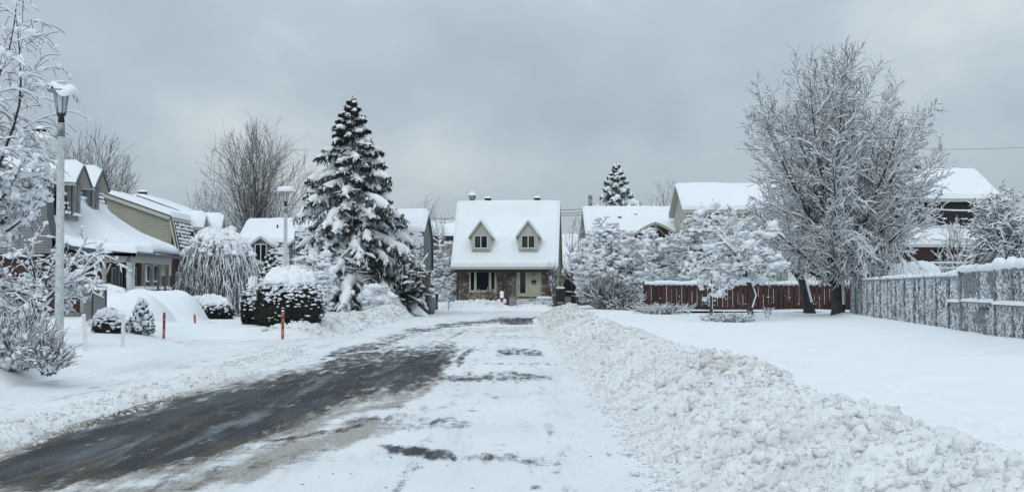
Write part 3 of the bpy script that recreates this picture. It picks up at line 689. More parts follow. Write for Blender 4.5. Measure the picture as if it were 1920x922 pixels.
# ---- large trees
def ell(cx, cy, cz, rx, rz, rzl=None, pw=2.0):
    rzl = rzl or rz
    def f(p):
        dz = p[:, 2] - cz; r = np.where(dz > 0, rz, rzl)
        return (np.hypot(p[:, 0] - cx, p[:, 1] - cy) / rx) ** pw + (np.abs(dz) / r) ** pw
    return f
rg = rng_(1)
b = P(1571, 588, 66)
E = ell(.1, 0, 6.7, 5.3, 7.1, 4.9, 2.15)
big = snowy_tree('linden_tree', (b.x, 66, .15), 'huge bare spreading tree dusted with snow, forking low where the two fences meet', 'tree', 1101,
    trunk_line(rg, 3.4, .29, 6, bend=.03, top=.75),
    [dict(m=24, t0=.40, t1=1.0, ang=(4, 66), length=10.4, rel=False, n=9, rr=.42, up=.045, wig=.03, env=E, sides=6, main=True, tip=.12),
     dict(m=14, t0=.16, t1=1., ang=(20, 50), length=.36, n=7, rr=.42, up=.06, wig=.06, env=E, sides=4, shape=lambda t: 1.15 - .5 * t),
     dict(m=8, t0=.12, t1=1., ang=(22, 50), length=.40, n=5, rr=.5, up=.04, wig=.09, env=E, sides=3, rmin=.0085),
     dict(m=7, t0=.1, t1=1., ang=(20, 50), length=.42, n=4, rr=.6, up=.03, wig=.11, sides=3, rmin=.0075),
     dict(src=1, m=4, t0=.06, t1=.5, ang=(60, 105), length=2.5, rel=False, n=8, rr=.28, up=-.13, wig=.09, env=E, sides=4),
     dict(m=9, t0=.1, t1=1., ang=(25, 60), length=.42, n=5, rr=.5, up=-.12, wig=.12, sides=3, rmin=.010),
     dict(m=5, t0=.1, t1=1., ang=(25, 60), length=.5, n=4, rr=.6, up=-.15, wig=.14, sides=3, rmin=.008)],
    [(.03, .40), (.022, .15, .9), (.016, .1, .9), (.0135, .1, .85), (.035, .05), (.026, .0, .85), (.020, .0, .8)], zfade=(6.0, 13.5, .55))
b = P(1519, 583, 72); E2_ = ell(-2.3, 0, 5.2, 3.0, 4.8, 3.2)
snowy_tree('linden_tree', (b.x, 72, .15), 'smaller leaning tree behind and left of the huge bare tree, thick with snow', 'tree', 12,
    trunk_line(rg, 2.8, .26, 5, lean=(-.22, 0), bend=.04, top=.7),
    [dict(m=9, t0=.5, t1=1.0, ang=(15, 60), length=5.4, rel=False, n=8, rr=.5, up=.03, wig=.06, env=E2_, sides=5, main=True, tip=.15),
     dict(m=11, t0=.12, t1=.97, ang=(30, 65), length=.42, n=6, rr=.42, up=-.02, wig=.1, env=E2_, sides=4),
     dict(m=7, t0=.15, t1=1., ang=(25, 60), length=.42, n=5, rr=.5, up=-.08, wig=.13, sides=3, rmin=.010),
     dict(m=6, t0=.1, t1=1., ang=(25, 60), length=.5, n=4, rr=.6, up=-.1, wig=.16, sides=3, rmin=.008)],
    [(.06, .1), (.042, .1, .95), (.032, .0, .9), (.024, .0, .8)])
b = P(1408, 600, 57); E3 = ell(-.6, 0, 2.9, 2.25, 2.0, 1.5)
snowy_tree('crabapple_tree', (b.x, 57, .22), 'small crooked crabapple loaded with heavy snow clumps, rust leaves, before the red brown fence', 'tree', 13,
    (np.array([[[0, 0, 0], [-.05, 0, .6], [.12, 0, 1.1], [-.05, 0, 1.6], [-.35, 0, 2.1], [-.5, 0, 2.6]]], float), np.array([[.15, .12, .11, .10, .09, .07]])),
    [dict(m=8, t0=.35, t1=1.0, ang=(30, 80), length=2.4, rel=False, n=7, rr=.6, up=.02, wig=.13, env=E3, sides=5, main=True, tip=.2),
     dict(m=9, t0=.15, t1=1., ang=(30, 70), length=.42, n=5, rr=.5, up=-.03, wig=.14, sides=3, env=E3, rmin=.014),
     dict(m=6, t0=.1, t1=1., ang=(25, 70), length=.5, n=4, rr=.6, up=-.1, wig=.18, sides=3, rmin=.010)],
    [(.06, 0), (.05, 0, .9), (.035, 0, .7)], clumps=[(1, .7, .06, .23, .55), (2, .4, .035, .13, .6)], leaves=(2, 2600, .055, 'leaf'))
b = P(1334, 592, 65); E4 = ell(-.1, 0, 2.1, 1.05, 1.9, 1.6)
snowy_tree('crabapple_tree', (b.x, 65, .22), 'young slim crabapple with drooping snow clumps left of the crooked one', 'tree', 14,
    trunk_line(rg, 2.0, .075, 6, bend=.03, top=.6),
    [dict(m=8, t0=.45, t1=1.0, ang=(30, 85), length=1.5, rel=False, n=6, rr=.6, up=.0, wig=.14, env=E4, sides=4, main=True, tip=.2),
     dict(m=7, t0=.15, t1=1., ang=(30, 70), length=.45, n=5, rr=.5, up=-.12, wig=.14, sides=3, rmin=.009),
     dict(m=4, t0=.1, t1=1., ang=(25, 70), length=.5, n=4, rr=.6, up=-.2, wig=.18, sides=3, rmin=.006)],
    [(.04, 0), (.045, 0), (.03, 0)], clumps=[(1, .45, .05, .15, .75), (2, .25, .03, .09, .8)], leaves=(2, 900, .05, 'leaf'))
E5 = ell(0, 0, 2.9, 1.75, 2.2, 1.8)
b = P(1900, 500, 45)
snowy_tree('maple_tree', (b.x, 45, .2), 'snow coated tree leaning over the mesh fence at the right edge', 'tree', 15,
    trunk_line(rg, 2.2, .13, 5, lean=(-.06, 0), bend=.04, top=.7),
    [dict(m=14, t0=.5, t1=1.0, ang=(15, 80), length=3.4, rel=False, n=8, rr=.6, up=.05, wig=.08, env=E5, sides=5, main=True, tip=.15),
     dict(m=13, t0=.1, t1=.97, ang=(30, 65), length=.38, n=6, rr=.45, up=-.02, wig=.10, env=E5, sides=3),
     dict(m=7, t0=.15, t1=1., ang=(25, 60), length=.42, n=4, rr=.55, up=-.08, wig=.14, sides=3, rmin=.009),
     dict(m=3, t0=.15, t1=1., ang=(25, 60), length=.5, n=4, rr=.55, up=-.08, wig=.14, sides=3, rmin=.008)],
    [(.04, .1), (.028, .05, .95), (.020, 0, .85), (.014, 0, .7)], clumps=[(1, .10, .03, .09, .6)])
# left edge tree with hanging snowy boughs
E6 = ell(-.3, 0, 5.6, 2.3, 5.0, 3.6)
snowy_tree('willow_tree', (-12.9, 34, .4), 'tall tree at the left edge with drooping snow heavy branches and bare upper twigs', 'tree', 16,
    trunk_line(rg, 4.2, .2, 6, bend=.05, top=.7),
    [dict(m=16, t0=.35, t1=1.0, ang=(20, 60), length=5.0, rel=False, n=9, rr=.32, up=.0, wig=.09, env=E6, sides=5, main=True, tip=.2),
     dict(m=15, t0=.15, t1=1, ang=(30, 70), length=.36, n=7, rr=.45, up=-.14, wig=.13, env=E6, sides=3),
     dict(m=6, t0=.1, t1=1., ang=(25, 60), length=.42, n=5, rr=.55, up=-.22, wig=.14, sides=3, rmin=.008)],
    [(.045, .1), (.028, .0, .8), (.018, 0, .6)], clumps=[(1, .2, .03, .11, .9), (2, .15, .02, .075, 1.1)], zfade=(5.5, 8.5, .3))
E7 = ell(.1, 0, 1.9, 1.55, 1.35, 1.5)
b = P(68, 640, 30)
snowy_tree('apple_tree', (b.x, 30, .35), 'low dark stemmed fruit tree buried in snow beside the front lamp post', 'tree', 17,
    (np.array([[[0, 0, 0], [.02, 0, .35], [.0, 0, .6], [.1, 0, .9], [.18, 0, 1.15]]], float), np.array([[.075, .06, .055, .05, .045]])),
    [dict(m=11, t0=.3, t1=1.0, ang=(25, 85), length=1.75, rel=False, n=8, rr=.7, up=.02, wig=.12, env=E7, sides=5, main=True, tip=.2),
     dict(m=10, t0=.15, t1=1, ang=(30, 75), length=.40, n=6, rr=.5, up=-.02, wig=.15, sides=3, rmin=.009),
     dict(m=7, t0=.1, t1=1., ang=(25, 70), length=.5, n=4, rr=.6, up=-.06, wig=.18, sides=3, rmin=.006)],
    [(.030, 0), (.021, 0, .85), (.012, 0, .65)], clumps=[(1, .28, .025, .075, .7), (2, .2, .018, .05, .8)])
# shrub with upright stems, bottom left
def stem_shrub(loc, label, seed, n, H, W, th, group=None, name='dogwood_shrub', twigm='greytwig', clump=.5, cat='shrub', lean=.55):
    rng = rng_(seed); root = empty(name, loc, label, cat, group); k = 6; u = np.linspace(0, 1, k)
    a = rng.uniform(0, 6.28, n); r0 = W * .25 * np.sqrt(rng.uniform(0, 1, n)); r1 = W * np.sqrt(rng.uniform(0, 1, n)); h = H * rng.uniform(.5, 1.08, n) * (1 - lean * (r1 / W) ** 2)
    rad = r0[:, None] + (r1 - r0)[:, None] * (u ** 1.3)[None]
    Pn = np.stack([np.cos(a)[:, None] * rad, np.sin(a)[:, None] * rad, h[:, None] * u[None]], -1) + rng.normal(0, .015, (n, k, 3))
    Rn = np.full((n, k), .008) * np.linspace(1.3, .6, k); cr = Acc(); cr.add(tubes(Pn, Rn, 3))
    Q, q = grow(rng, Pn, Rn, 5, .4, 1., (18, 45), .32, 4, .7, up=.05, wig=.12, rmin=.0045 if H < 1 else .011); cr.add(tubes(Q, q, 3)); cr.build('stem', M[twigm], root, False)
    sn = Acc(); sn.add(snow_tubes(rng, Pn, Rn, th, 5, .5, .08, .6)); sn.add(snow_tubes(rng, Q, q, th * .6, 4, .5, .05, .45))
    pts = Pn[:, 1:5].reshape(-1, 3); pts = pts[rng.uniform(0, 1, len(pts)) < clump]; r = rng.uniform(th * 1.2, th * 3.4, len(pts)); sn.add(blobs(rng, pts, r, (1, 1, 1.15), .35, ICO1))
    sn.build('snow_cover', M['tsnow'], root); return root
b = P(28, 690, 22.3)
stem_shrub((b.x, 22.3, .3), 'multi stemmed shrub with grey twigs clotted with snow at the bottom left corner', 21, 190, .95, .75, .020, clump=.45)
b = P(92, 700, 21.8)
stem_shrub((b.x, 21.8, .26), 'low spiky twig clump at the right foot of the corner shrub', 22, 110, .52, .42, .013, clump=.2, lean=.35)

# spruces
b = P(660, 588, 80)
spruce('spruce_tree', (b.x, 80, .1), 'tall dark spruce with drooping boughs weighed down by snow, left of the road end', 31, 12.6, 4.6, nb=150, side=15, sub=6, per=7, z0=.5, droop=1.1, shape_p=.80, snow=1.12)
b = P(1157, 560, 128)
spruce('spruce_tree', (b.x, 128, 0), 'distant snowy spruce top rising above the white roof right of the stone fronted house', 32, 13.2, 4.4, nb=130, side=8, sub=3, per=5, z0=3.5, droop=.8, snow=1.5, wid=.05)
b = P(265, 625, 40)
spruce('spruce_sapling', (b.x, 40, .28), 'knee high young spruce between frosted stake and orange stake', 33, .95, .42, nb=40, side=6, sub=3, per=5, z0=.08, droop=.2, snow=.95, cat='small spruce', wid=.012, up_tip=.6)
b = P(507, 590, 52)
spruce('spruce_tree', (b.x, 52, .3), 'short snowy conifer behind the round clipped yew', 34, 2.7, .8, nb=90, side=7, sub=3, per=5, z0=.2, droop=.5, snow=.8, wid=.02)
# extra low boughs reaching right of the big spruce
def low_boughs():
    root = empty('pine_shrub', tuple(P(735, 585, 78)), 'dark low pine branches spreading right of the tall spruce, little snow', 'pine shrub'); root.location.z = .2
    rng = rng_(36); n = 26; k = 7; u = np.linspace(0, 1, k); a = rng.uniform(-.9, .9, n) + math.pi * (rng.uniform(0, 1, n) < .25)
    L = rng.uniform(1.0, 2.1, n); z = rng.uniform(.6, 3.0, n)
    B1 = np.stack([np.cos(a)[:, None] * L[:, None] * u - .3, np.sin(a)[:, None] * L[:, None] * u, z[:, None] * u ** .3 + .25 * u ** 2], -1)
    R1 = np.full((n, k), .03) * np.linspace(1, .4, k); br = Acc(); br.add(tubes(B1, R1, 4)); br.build('branch', M['bark'], root)
    B2, R2 = grow(rng, B1, R1, 12, .2, 1., (30, 60), .3, 5, .6, up=.03, wig=.12); fo = Acc(); fo.add(spikes(rng, B2, 34, .16, .022, .1)); fo.add(spikes(rng, B1, 60, .2, .03, .2)); fo.build('foliage', M['needle'], root, False)
    sn = Acc(); Q = B2[rng.uniform(0, 1, len(B2)) < .4]; sn.add(snow_tubes(rng, Q, np.full(Q.shape[:2], .02), .04, 5, .5, 0)); sn.build('snow_cover', M['tsnow'], root)
low_boughs()

# clipped evergreens with snow caps
def clipped(name, loc, label, seed, rx, ry, H, cap=.5, n=9000, snowdots=500, cat='evergreen bush', cov=.55, thick=.10):
    rng = rng_(seed); root = empty(name, loc, label, cat)
    def surf(th, ph):          # superellipsoid, flat sides
        ct = np.cos(ph); ct = np.sign(ct) * np.abs(ct) ** 1.75; r = 1 + .10 * np.sin(3 * th + seed) * ct + .07 * np.sin(7 * th + 2 * ph) + .05 * np.sin(11 * th - 5 * ph)
        return np.stack([np.cos(th) * ct ** .6 * rx * r, np.sin(th) * ct ** .6 * ry * r, H * (.42 + .58 * np.sin(ph) * r)], -1)
    th = rng.uniform(0, 6.283, n); sp = rng.uniform(-.72, 1, n); ph = np.arcsin(sp)
    pts = surf(th, ph) * (rng.uniform(.86, 1.0, n))[:, None]; pts[:, 2] = np.maximum(pts[:, 2], .02)
    leafs(rng, pts, .085, .1).build('foliage', M['yew'], root, False)
    co = MB(); ths = np.linspace(0, 6.283, 25); phs = np.linspace(-.75, 1.57, 10)
    G = surf(*np.meshgrid(ths, phs)) * .88; me = npmesh('core', G.reshape(-1, 3), grid_faces(10, 25), True); link('core', me, M['yew'], root)
    # snow cap
    nu, nv = 72, 30; ths = np.linspace(0, 2 * math.pi, nu); phs = np.linspace(cap, 1.57, nv); TT, PP = np.meshgrid(ths, phs)
    S = surf(TT, PP); e = sm(0, .35, (PP - cap) / (1.57 - cap)); nse = fbm(TT * 3 * np.cos(PP) + 9, PP * 6, 4, seed)
    S = S * (1 + (thick * 1.3 * e * (.5 + nse) / max(rx, .5))[..., None] * np.array([1, 1, .3])) ; S[..., 2] += thick * e * (.3 + 1.6 * nse) + (1 - e) * .12 * (nse - .6); S = np.where((e < .02)[..., None], S * .93, S)
    sn = Acc(); sn.add((S.reshape(-1, 3), grid_faces(nv, nu)))
    th = rng.uniform(0, 6.283, snowdots); ph = np.arcsin(rng.uniform(-.5, .98, snowdots) ** 1); pp = surf(th, ph) * 1.0
    k = rng.uniform(0, 1, snowdots) < sm(-.3, cap, ph) * cov + .05
    pp = pp[k]; r = rng.uniform(.012, .06, len(pp)) * (1 + .6 * (pp[:, 2] / H) ** 2); sn.add(blobs(rng, pp, r, (1.4, .9, .5), .5, ICO1))
    sn.build('snow_cover', M['tsnow'], root); return root
b = P(543, 612, 47); clipped('yew_bush', (b.x, 47, .2), 'broad rounded yew with thick snow on top and bare black base beside the driveway', 41, 1.22, 1.05, 1.85, cap=.80, snowdots=2300, cov=.9, thick=.10)
b = P(474, 600, 48.5); clipped('yew_bush', (b.x, 48.5, .2), 'narrow evergreen leaning on the left of the broad rounded yew', 42, .38, .42, 1.5, cap=1.1, snowdots=500, cov=.9)
b = P(388, 597, 56); clipped('yew_hedge', (b.x, 56, .2), 'low wide clipped hedge under a smooth snow cap below the weeping tree', 43, 1.1, .8, .95, cap=.62, snowdots=900, cov=.7, thick=.10)
b = P(200, 632, 39); clipped('boxwood_bush', (b.x, 39, .22), 'little round bush almost buried in snow left of the young spruce', 44, .42, .38, .72, cap=.75, snowdots=600, n=1600, cov=1, thick=.05)

# weeping tree
def weeping():
    b = P(408, 590, 61); root = empty('weeping_mulberry', (b.x, 61, .3), 'umbrella shaped weeping tree with snow laden strands hanging to the ground', 'weeping tree'); rng = rng_(51)
    tr = Acc(); tr.add(tubes(*trunk_line(rng, 3.6, .13, 6, bend=.04, top=.8), 8)); tr.build('trunk', M['bark'], root)
    n = 640; k = 12; u = np.linspace(0, 1, k); a = rng.uniform(0, 6.283, n); Rr = 1.72 * rng.uniform(0.25, 1, n) ** .6; top = 3.35 + .52 * (1 - (Rr / 1.72) ** 2) + rng.normal(0, .07, n)
    Lh = rng.uniform(.55, 1, n); low = rng.uniform(.35, 1.5, n) * (.8 + .3 * np.sin(a * 3))
    out = 1 - np.exp(-u * 3.8); rad = Rr[:, None] * (out / out[-1])[None] * (1 + .06 * rng.normal(0, 1, (n, 1)))
    z = 3.5 + (top - 3.5)[:, None] * np.minimum(u * 5, 1)[None] - ((top - low)[:, None]) * (np.clip(u - .22, 0, 1) / .78)[None] ** 1.25
    aa = a[:, None] + rng.normal(0, .05, (n, k)).cumsum(1) * .5
    Pn = np.stack([np.cos(aa) * rad, np.sin(aa) * rad, z], -1); Pn[:, :, :2] += rng.normal(0, .035, (n, k, 2)); Rn = np.full((n, k), .014) * np.linspace(1.3, .7, k)
    cr = Acc(); cr.add(tubes(Pn, Rn, 3)); Q, q = grow(rng, Pn, Rn, 7, .3, .95, (20, 60), .15, 5, .7, up=-.5, wig=.2, rmin=.008); cr.add(tubes(Q, q, 3)); cr.build('crown', M['twig'], root, False)
    sn = Acc(); w = np.interp(u, [0, .1, .3, .45, .8, 1], [.05, .105, .08, .026, .014, .010]); s = w[None] * rng.uniform(.4, 1.5, (n, k)) * (rng.uniform(0, 1, (n, k)) < np.interp(u, [0, .35, .5, 1], [1, .95, .62, .5])[None]); c = Pn.copy(); c[..., 2] += s * .5; c[..., 0] += .012; c[..., 1] -= .015; sn.add(tubes(c, np.maximum(s, .001), 5))
    m_ = rng.uniform(0, 1, len(Q)) < .5; sn.add(snow_tubes(rng, Q[m_], q[m_], .022, 4, .5, -.25)); pt = Pn[:, 2:6].reshape(-1, 3); pt = pt[rng.uniform(0, 1, len(pt)) < .34]; sn.add(blobs(rng, pt + [0, 0, .06], rng.uniform(.05, .17, len(pt)), (1.4, .9, .6), .45, ICO1)); sn.build('snow_cover', M['tsnow'], root)
weeping()

# lilac thicket: big soft snow pillows on fine twigs
def lilac(px, top, base, Y, wpx, label, seed, n1=16, leafn=2500, dens=.5, name='lilac_bush', zc=None):
    b = P(px, base, Y); s = F / Y; Hh = (base - top) / s; W_ = wpx / s / 2; E = ell(0, 0, Hh * .52, W_, Hh * .5, Hh * .52, 2.3); rg = rng_(seed)
    return snowy_tree(name, (b.x, Y, max(b.z, 0)), label, 'bush', seed, trunk_line(rg, Hh * .18, .08, 4, bend=.03),
        [dict(m=n1, t0=.1, t1=1., ang=(8, 72), length=Hh * .86, rel=False, n=8, rr=.5, up=.04, wig=.08, env=E, sides=4, main=True, tip=.25),
         dict(m=15, t0=.2, t1=1., ang=(25, 70), length=.34, n=5, rr=.5, up=-.02, wig=.14, sides=3, env=E, rmin=.018),
         dict(m=5, t0=.1, t1=1., ang=(25, 75), length=.5, n=4, rr=.6, up=-.14, wig=.2, sides=3, rmin=.014)],
        [(.05, 0), (.055, 0, .9), (.045, 0, .75)], side_snow=False, clumps=[(1, dens * 2, .08, .34, .5), (2, dens * 1.2, .05, .18, .6)], leaves=(2, leafn // 2, .09, 'leaf'), twig='greytwig')
LG = 'snow laden lilacs behind the red brown fence'
lilac(1125, 388, 592, 90, 100, 'tallest snow loaded lilac at the left end of the thicket beside the driveway', 61, 18, 3200, .5)
lilac(1165, 425, 594, 86, 120, 'wide drooping lilac in front of the thicket at the fence end', 62, 20, 3600, .5)
lilac(1215, 440, 588, 92, 100, 'snowy lilac filling the middle of the thicket behind the fence end', 63, 16, 2400, .5)
lilac(1268, 436, 585, 94, 95, 'snowy lilac at the right of the thicket below the arched gable', 64, 16, 2000, .5)
lilac(1330, 395, 585, 90, 120, 'snow heavy bush behind the fence in front of the tall cream house', 65, 16, 2400, .45)
b = P(1150, 590, 84)
def brush(name, px, py, Y, w, h, label, seed, n=140, tw='twig'):
    b = P(px, py, Y); return stem_shrub((b.x, Y, max(.1, b.z)), label, seed, n, h, w, .022, name=name, twigm=tw, clump=.25, lean=.3)
brush('bramble_bush', 1140, 590, 83, 1.9, 1.9, 'dense dark twiggy undergrowth at the foot of the lilacs', 71, 330)
brush('bramble_bush', 1170, 592, 81.5, 1.3, 1.3, 'twiggy undergrowth spilling toward the fence corner', 72, 220)
brush('fallen_branches', 1240, 590, 72, 1.6, .55, 'low snowy brush lying along the base of the red brown fence', 73, 190)
brush('fallen_branches', 1375, 606, 55, 1.0, .38, 'broken twigs heaped under the crooked crabapple', 74, 150)
brush('fallen_branches', 1345, 604, 58, .7, .30, 'small heap of broken twigs under the slim crabapple', 75, 90)
brush('fallen_branches', 1440, 596, 58, .25, .5, 'thin snow crusted twigs poking up right of the crooked crabapple', 76, 14)
lilac(450, 500, 590, 64, 60, 'frosty low shrub between the weeping tree and the round yew', 66, 10, 500, .4, name='spirea_bush')
lilac(590, 470, 590, 70, 80, 'snowy deciduous shrub behind the round yew under the second lamp', 67, 12, 700, .4, name='spirea_bush')
lilac(705, 540, 592, 76, 60, 'low snow bent shrub at the right foot of the tall spruce', 68, 10, 1500, .5, name='spirea_bush')

# bare trees beyond the houses
def bare(px, top, base, Y, wpx, label, seed, n1=16, n2=14, n3=6, up=.05, snow=.004, group=None, ang=(6, 40), tw='greytwig', tr=.22, zb=None):
    b = P(px, base, Y); s = F / Y; H = P(px, top, Y).z; W_ = wpx / s / 2; E = ell(0, 0, H * .55, W_, H * .45, H * .5, 1.9); rg = rng_(seed)
    return snowy_tree('bare_tree', (b.x, Y, 0), label, 'tree', seed, trunk_line(rg, H * .28, tr, 4, bend=.03),
        [dict(m=n1, t0=.5, t1=1., ang=ang, length=H * .70, rel=False, n=8, rr=.45, up=up, wig=.035, env=E, sides=4, main=True, tip=.15),
         dict(m=n2, t0=.15, t1=1., ang=(16, 40), length=.38, n=6, rr=.42, up=.04, wig=.07, env=E, sides=3, rmin=.012),
         dict(m=n3, t0=.15, t1=1., ang=(18, 45), length=.42, n=4, rr=.6, up=.02, wig=.1, sides=3, rmin=.009)],
        [(.012, .1), (snow * 2, .2), (snow, .3) if snow > .005 else None], group=group, side_snow=False, twig=tw)
bare(480, 230, 560, 108, 240, 'big bare vase shaped tree behind the houses left of the tall spruce', 81, 30, 14, 6, ang=(4, 50), tr=.17)
bare(385, 335, 560, 104, 110, 'lower frosted tree top showing beside the big bare tree', 82, 14, 10, 6, snow=.014)
bare(165, 240, 560, 92, 200, 'broad bare tree above the roofs behind the front lamp post', 83, 30, 16, 7, ang=(10, 62))
bare(100, 262, 560, 96, 120, 'bare tree partly hidden by the front lamp post and chimney', 84, 14, 12, 5)
bare(800, 356, 560, 135, 80, 'small rounded bare tree left of the stone fronted house', 85, 16, 10, 5)
bare(1008, 345, 560, 150, 90, 'sparse bare twigs peeking over the ridge of the stone fronted house', 86, 8, 6, 3)
bare(1255, 325, 560, 118, 120, 'frosted tree top between the low roof and the tall cream house', 87, 14, 10, 6, snow=.014)
bare(1075, 400, 560, 118, 70, 'thin bare tree at the right corner of the stone fronted house', 88, 8, 8, 5, snow=.012)
bare(1320, 322, 560, 130, 90, 'bare twigs just above the roof of the tall cream house', 89, 8, 8, 4)
bare(1790, 400, 560, 75, 90, 'tangled frosted tree below the dark shingled wall', 90, 10, 8, 5, snow=.02)
lilac(836, 432, 575, 112, 62, 'frost covered tree beside the left corner of the stone fronted house', 69, 14, 100, .25, name='crabapple_tree')
# ------------------------------------------------------------------ buildings
# local frame of a house: x along the facade, front towards -y, z up
def prof_z(prof, y):
    return float(np.interp(y, [p[0] for p in prof], [p[1] for p in prof]))
def roof_snow(prof, x0, x1, th, parent, seed=1, smoothn=3, over=.06, tip=1.0, m='snow', name='snow_cover'):
    """soft thick snow following a roof profile [(y,z)...]"""
    pr = np.array(prof, float); seg = np.r_[0, np.cumsum(np.hypot(*np.diff(pr, axis=0).T))]; L = seg[-1]
    nu = max(24, int(L / .16)); u = np.linspace(0, L, nu); y = np.interp(u, seg, pr[:, 0]); z = np.interp(u, seg, pr[:, 1])
    for _ in range(smoothn): z[1:-1] = (z[:-2] + 2 * z[1:-1] + z[2:]) / 4; y[1:-1] = (y[:-2] + 2 * y[1:-1] + y[2:]) / 4
    ty = np.gradient(y); tz = np.gradient(z); ln = np.hypot(ty, tz); ny, nz = -tz / ln, ty / ln
    xs = np.concatenate([[x0 - over], [x0 - over * 1.1], np.linspace(x0 - over * .6, x1 + over * .6, max(20, int((x1 - x0) / .2))), [x1 + over * 1.1], [x1 + over]])
    ex = np.minimum(xs - (x0 - over * 1.1), (x1 + over * 1.1) - xs); ex = np.sqrt(np.clip(ex / (.75 * th), 0, 1) * (2 - np.clip(ex / (.75 * th), 0, 1)))
    ex[0] = ex[-1] = -.15; ex[1] = ex[-2] = .35
    du = np.minimum(u, L - u); eu = np.sqrt(np.clip(du / (.9 * th), 0, 1) * (2 - np.clip(du / (.9 * th), 0, 1))) 
    XX, UU = np.meshgrid(xs, u); nn = fbm(XX * .8 + seed, UU * .8, 3, seed)
    # steep parts hold less snow
    hold = np.interp(nz, [0, .25, .6, 1], [.12, .4, .9, 1.])
    T = th * (.75 + .5 * nn) * np.minimum(ex[None], 1) * (.25 + .75 * eu[:, None]) * hold[:, None]
    V = np.stack([XX, y[:, None] + ny[:, None] * T, z[:, None] + nz[:, None] * T], -1)
    V[0, :, 2] -= .03; V[0, :, 1] -= .02
    V[0] = np.stack([xs, np.full(len(xs), y[0] - .01), np.full(len(xs), z[0] - .01)], -1); V[-1] = np.stack([xs, np.full(len(xs), y[-1] + .01), np.full(len(xs), z[-1] - .01)], -1)
    V[0, 1:-1, 1] -= .02
    # overhanging lip at the front eave
    V[1, :, 1] -= th * .25; V[2, :, 1] -= th * .12
    return link(name, npmesh(name, V.reshape(-1, 3), grid_faces(nu, len(xs)), True), M[m], parent)
def slab(prof, x0, x1, t, name, m, parent):
    mb = MB(); n = len(prof)
    for i in range(n - 1):
        (ya, za), (yb, zb) = prof[i], prof[i + 1]
        mb.add([(x0, ya, za), (x1, ya, za), (x1, yb, zb), (x0, yb, zb), (x0, ya, za - t), (x1, ya, za - t), (x1, yb, zb - t), (x0, yb, zb - t)],
               [(0,1,2,3), (7,6,5,4), (0,3,7,4), (1,5,6,2)] + ([(0,4,5,1)] if i == 0 else []) + ([(2,6,7,3)] if i == n - 2 else []))
    return mb.build(name, m, parent)
def lap_gable(prof, x, z0, dz, out, name, m, parent, ymin=None, ymax=None, lip=.035, drop=.12):
    """lap siding on an end wall at x; out=-1 faces -x, +1 faces +x"""
    zmax = max(p[1] for p in prof); mb = MB(); z = z0
    P_ = [(y, zz - drop) for y, zz in prof]
    ymin = ymin if ymin is not None else P_[0][0]; ymax = ymax if ymax is not None else P_[-1][0]
    pk = max(range(len(P_)), key=lambda i: P_[i][1])
    lf = P_[:pk + 1]; rt = P_[pk:]
    def lim(z):
        a = ymin; 
        if z > lf[0][1]: a = max(ymin, float(np.interp(z, [p[1] for p in lf], [p[0] for p in lf])))
        b = ymax
        if z > rt[-1][1]: b = min(ymax, float(np.interp(z, [p[1] for p in rt[::-1]], [p[0] for p in rt[::-1]])))
        return a, b
    while z < zmax - drop - .01:
        z1 = min(z + dz, zmax - drop - .005); a0, b0 = lim(z); a1, b1 = lim(z1)
        xo = x + out * lip
        if b0 - a0 > .05:
            mb.quad((xo, a0, z), (xo, b0, z), (x, max(b1, a1 + .01), z1), (x, a1, z1)); mb.quad((x, a0, z), (xo, a0, z), (xo, b0, z), (x, b0, z))
        z = z1
    return mb.build(name, m, parent)
def lap_front(x0, x1, y, z0, z1, dz, name, m, parent, lip=.018, holes=()):
    mb = MB(); z = z0
    while z < z1 - .005:
        zt = min(z + dz, z1); mb.quad((x0, y - lip, z), (x1, y - lip, z), (x1, y, zt), (x0, y, zt)); mb.quad((x0, y, z), (x1, y, z), (x1, y - lip, z), (x0, y - lip, z)); z = zt
    return mb.build(name, m, parent)
def window(x0, x1, z0, z1, y, parent, n=2, frame=.06, fm='white', gm='glass', dep=.06, name='window'):
    mb = MB(); mb.box((x0, y - dep, z0), (x0 + frame, y, z1)); mb.box((x1 - frame, y - dep, z0), (x1, y, z1)); mb.box((x0 + frame, y - dep, z0), (x1 - frame, y, z0 + frame)); mb.box((x0 + frame, y - dep, z1 - frame), (x1 - frame, y, z1))
    w = (x1 - x0 - frame) / n
    for i in range(1, n): mb.box((x0 + i * w, y - dep, z0 + frame), (x0 + i * w + frame, y, z1 - frame))
    wnd = mb.build(name, M[fm], parent)
    panes = []
    for i in range(n):
        g = MB().box((x0 + frame + i * w, y - dep * .5, z0 + frame), (x0 + (i + 1) * w, y - dep * .3, z1 - frame))
        panes.append(g.build('pane', M[gm], wnd if parent.parent is None else parent))
    return wnd
def snow_pad(x0, x1, y0, y1, z, h, parent, name='snow_cap', seed=0):
    nx, ny = max(6, int((x1 - x0) / .12)), max(5, int((y1 - y0) / .12)); xs = np.linspace(x0, x1, nx); ys = np.linspace(y0, y1, ny); X, Y = np.meshgrid(xs, ys)
    e = np.clip(np.minimum(np.minimum(X - x0, x1 - X), np.minimum(Y - y0, y1 - Y)) / min(.5 * min(x1 - x0, y1 - y0), h * .8 + .01), 0, 1)
    Z = z + h * np.sqrt(e * (2 - e)) * (.75 + .5 * fbm(X * 2 + seed, Y * 2, 3, seed))
    return link(name, npmesh(name, np.stack([X, Y, Z], -1).reshape(-1, 3), grid_faces(ny, nx), True), M['snow'], parent)
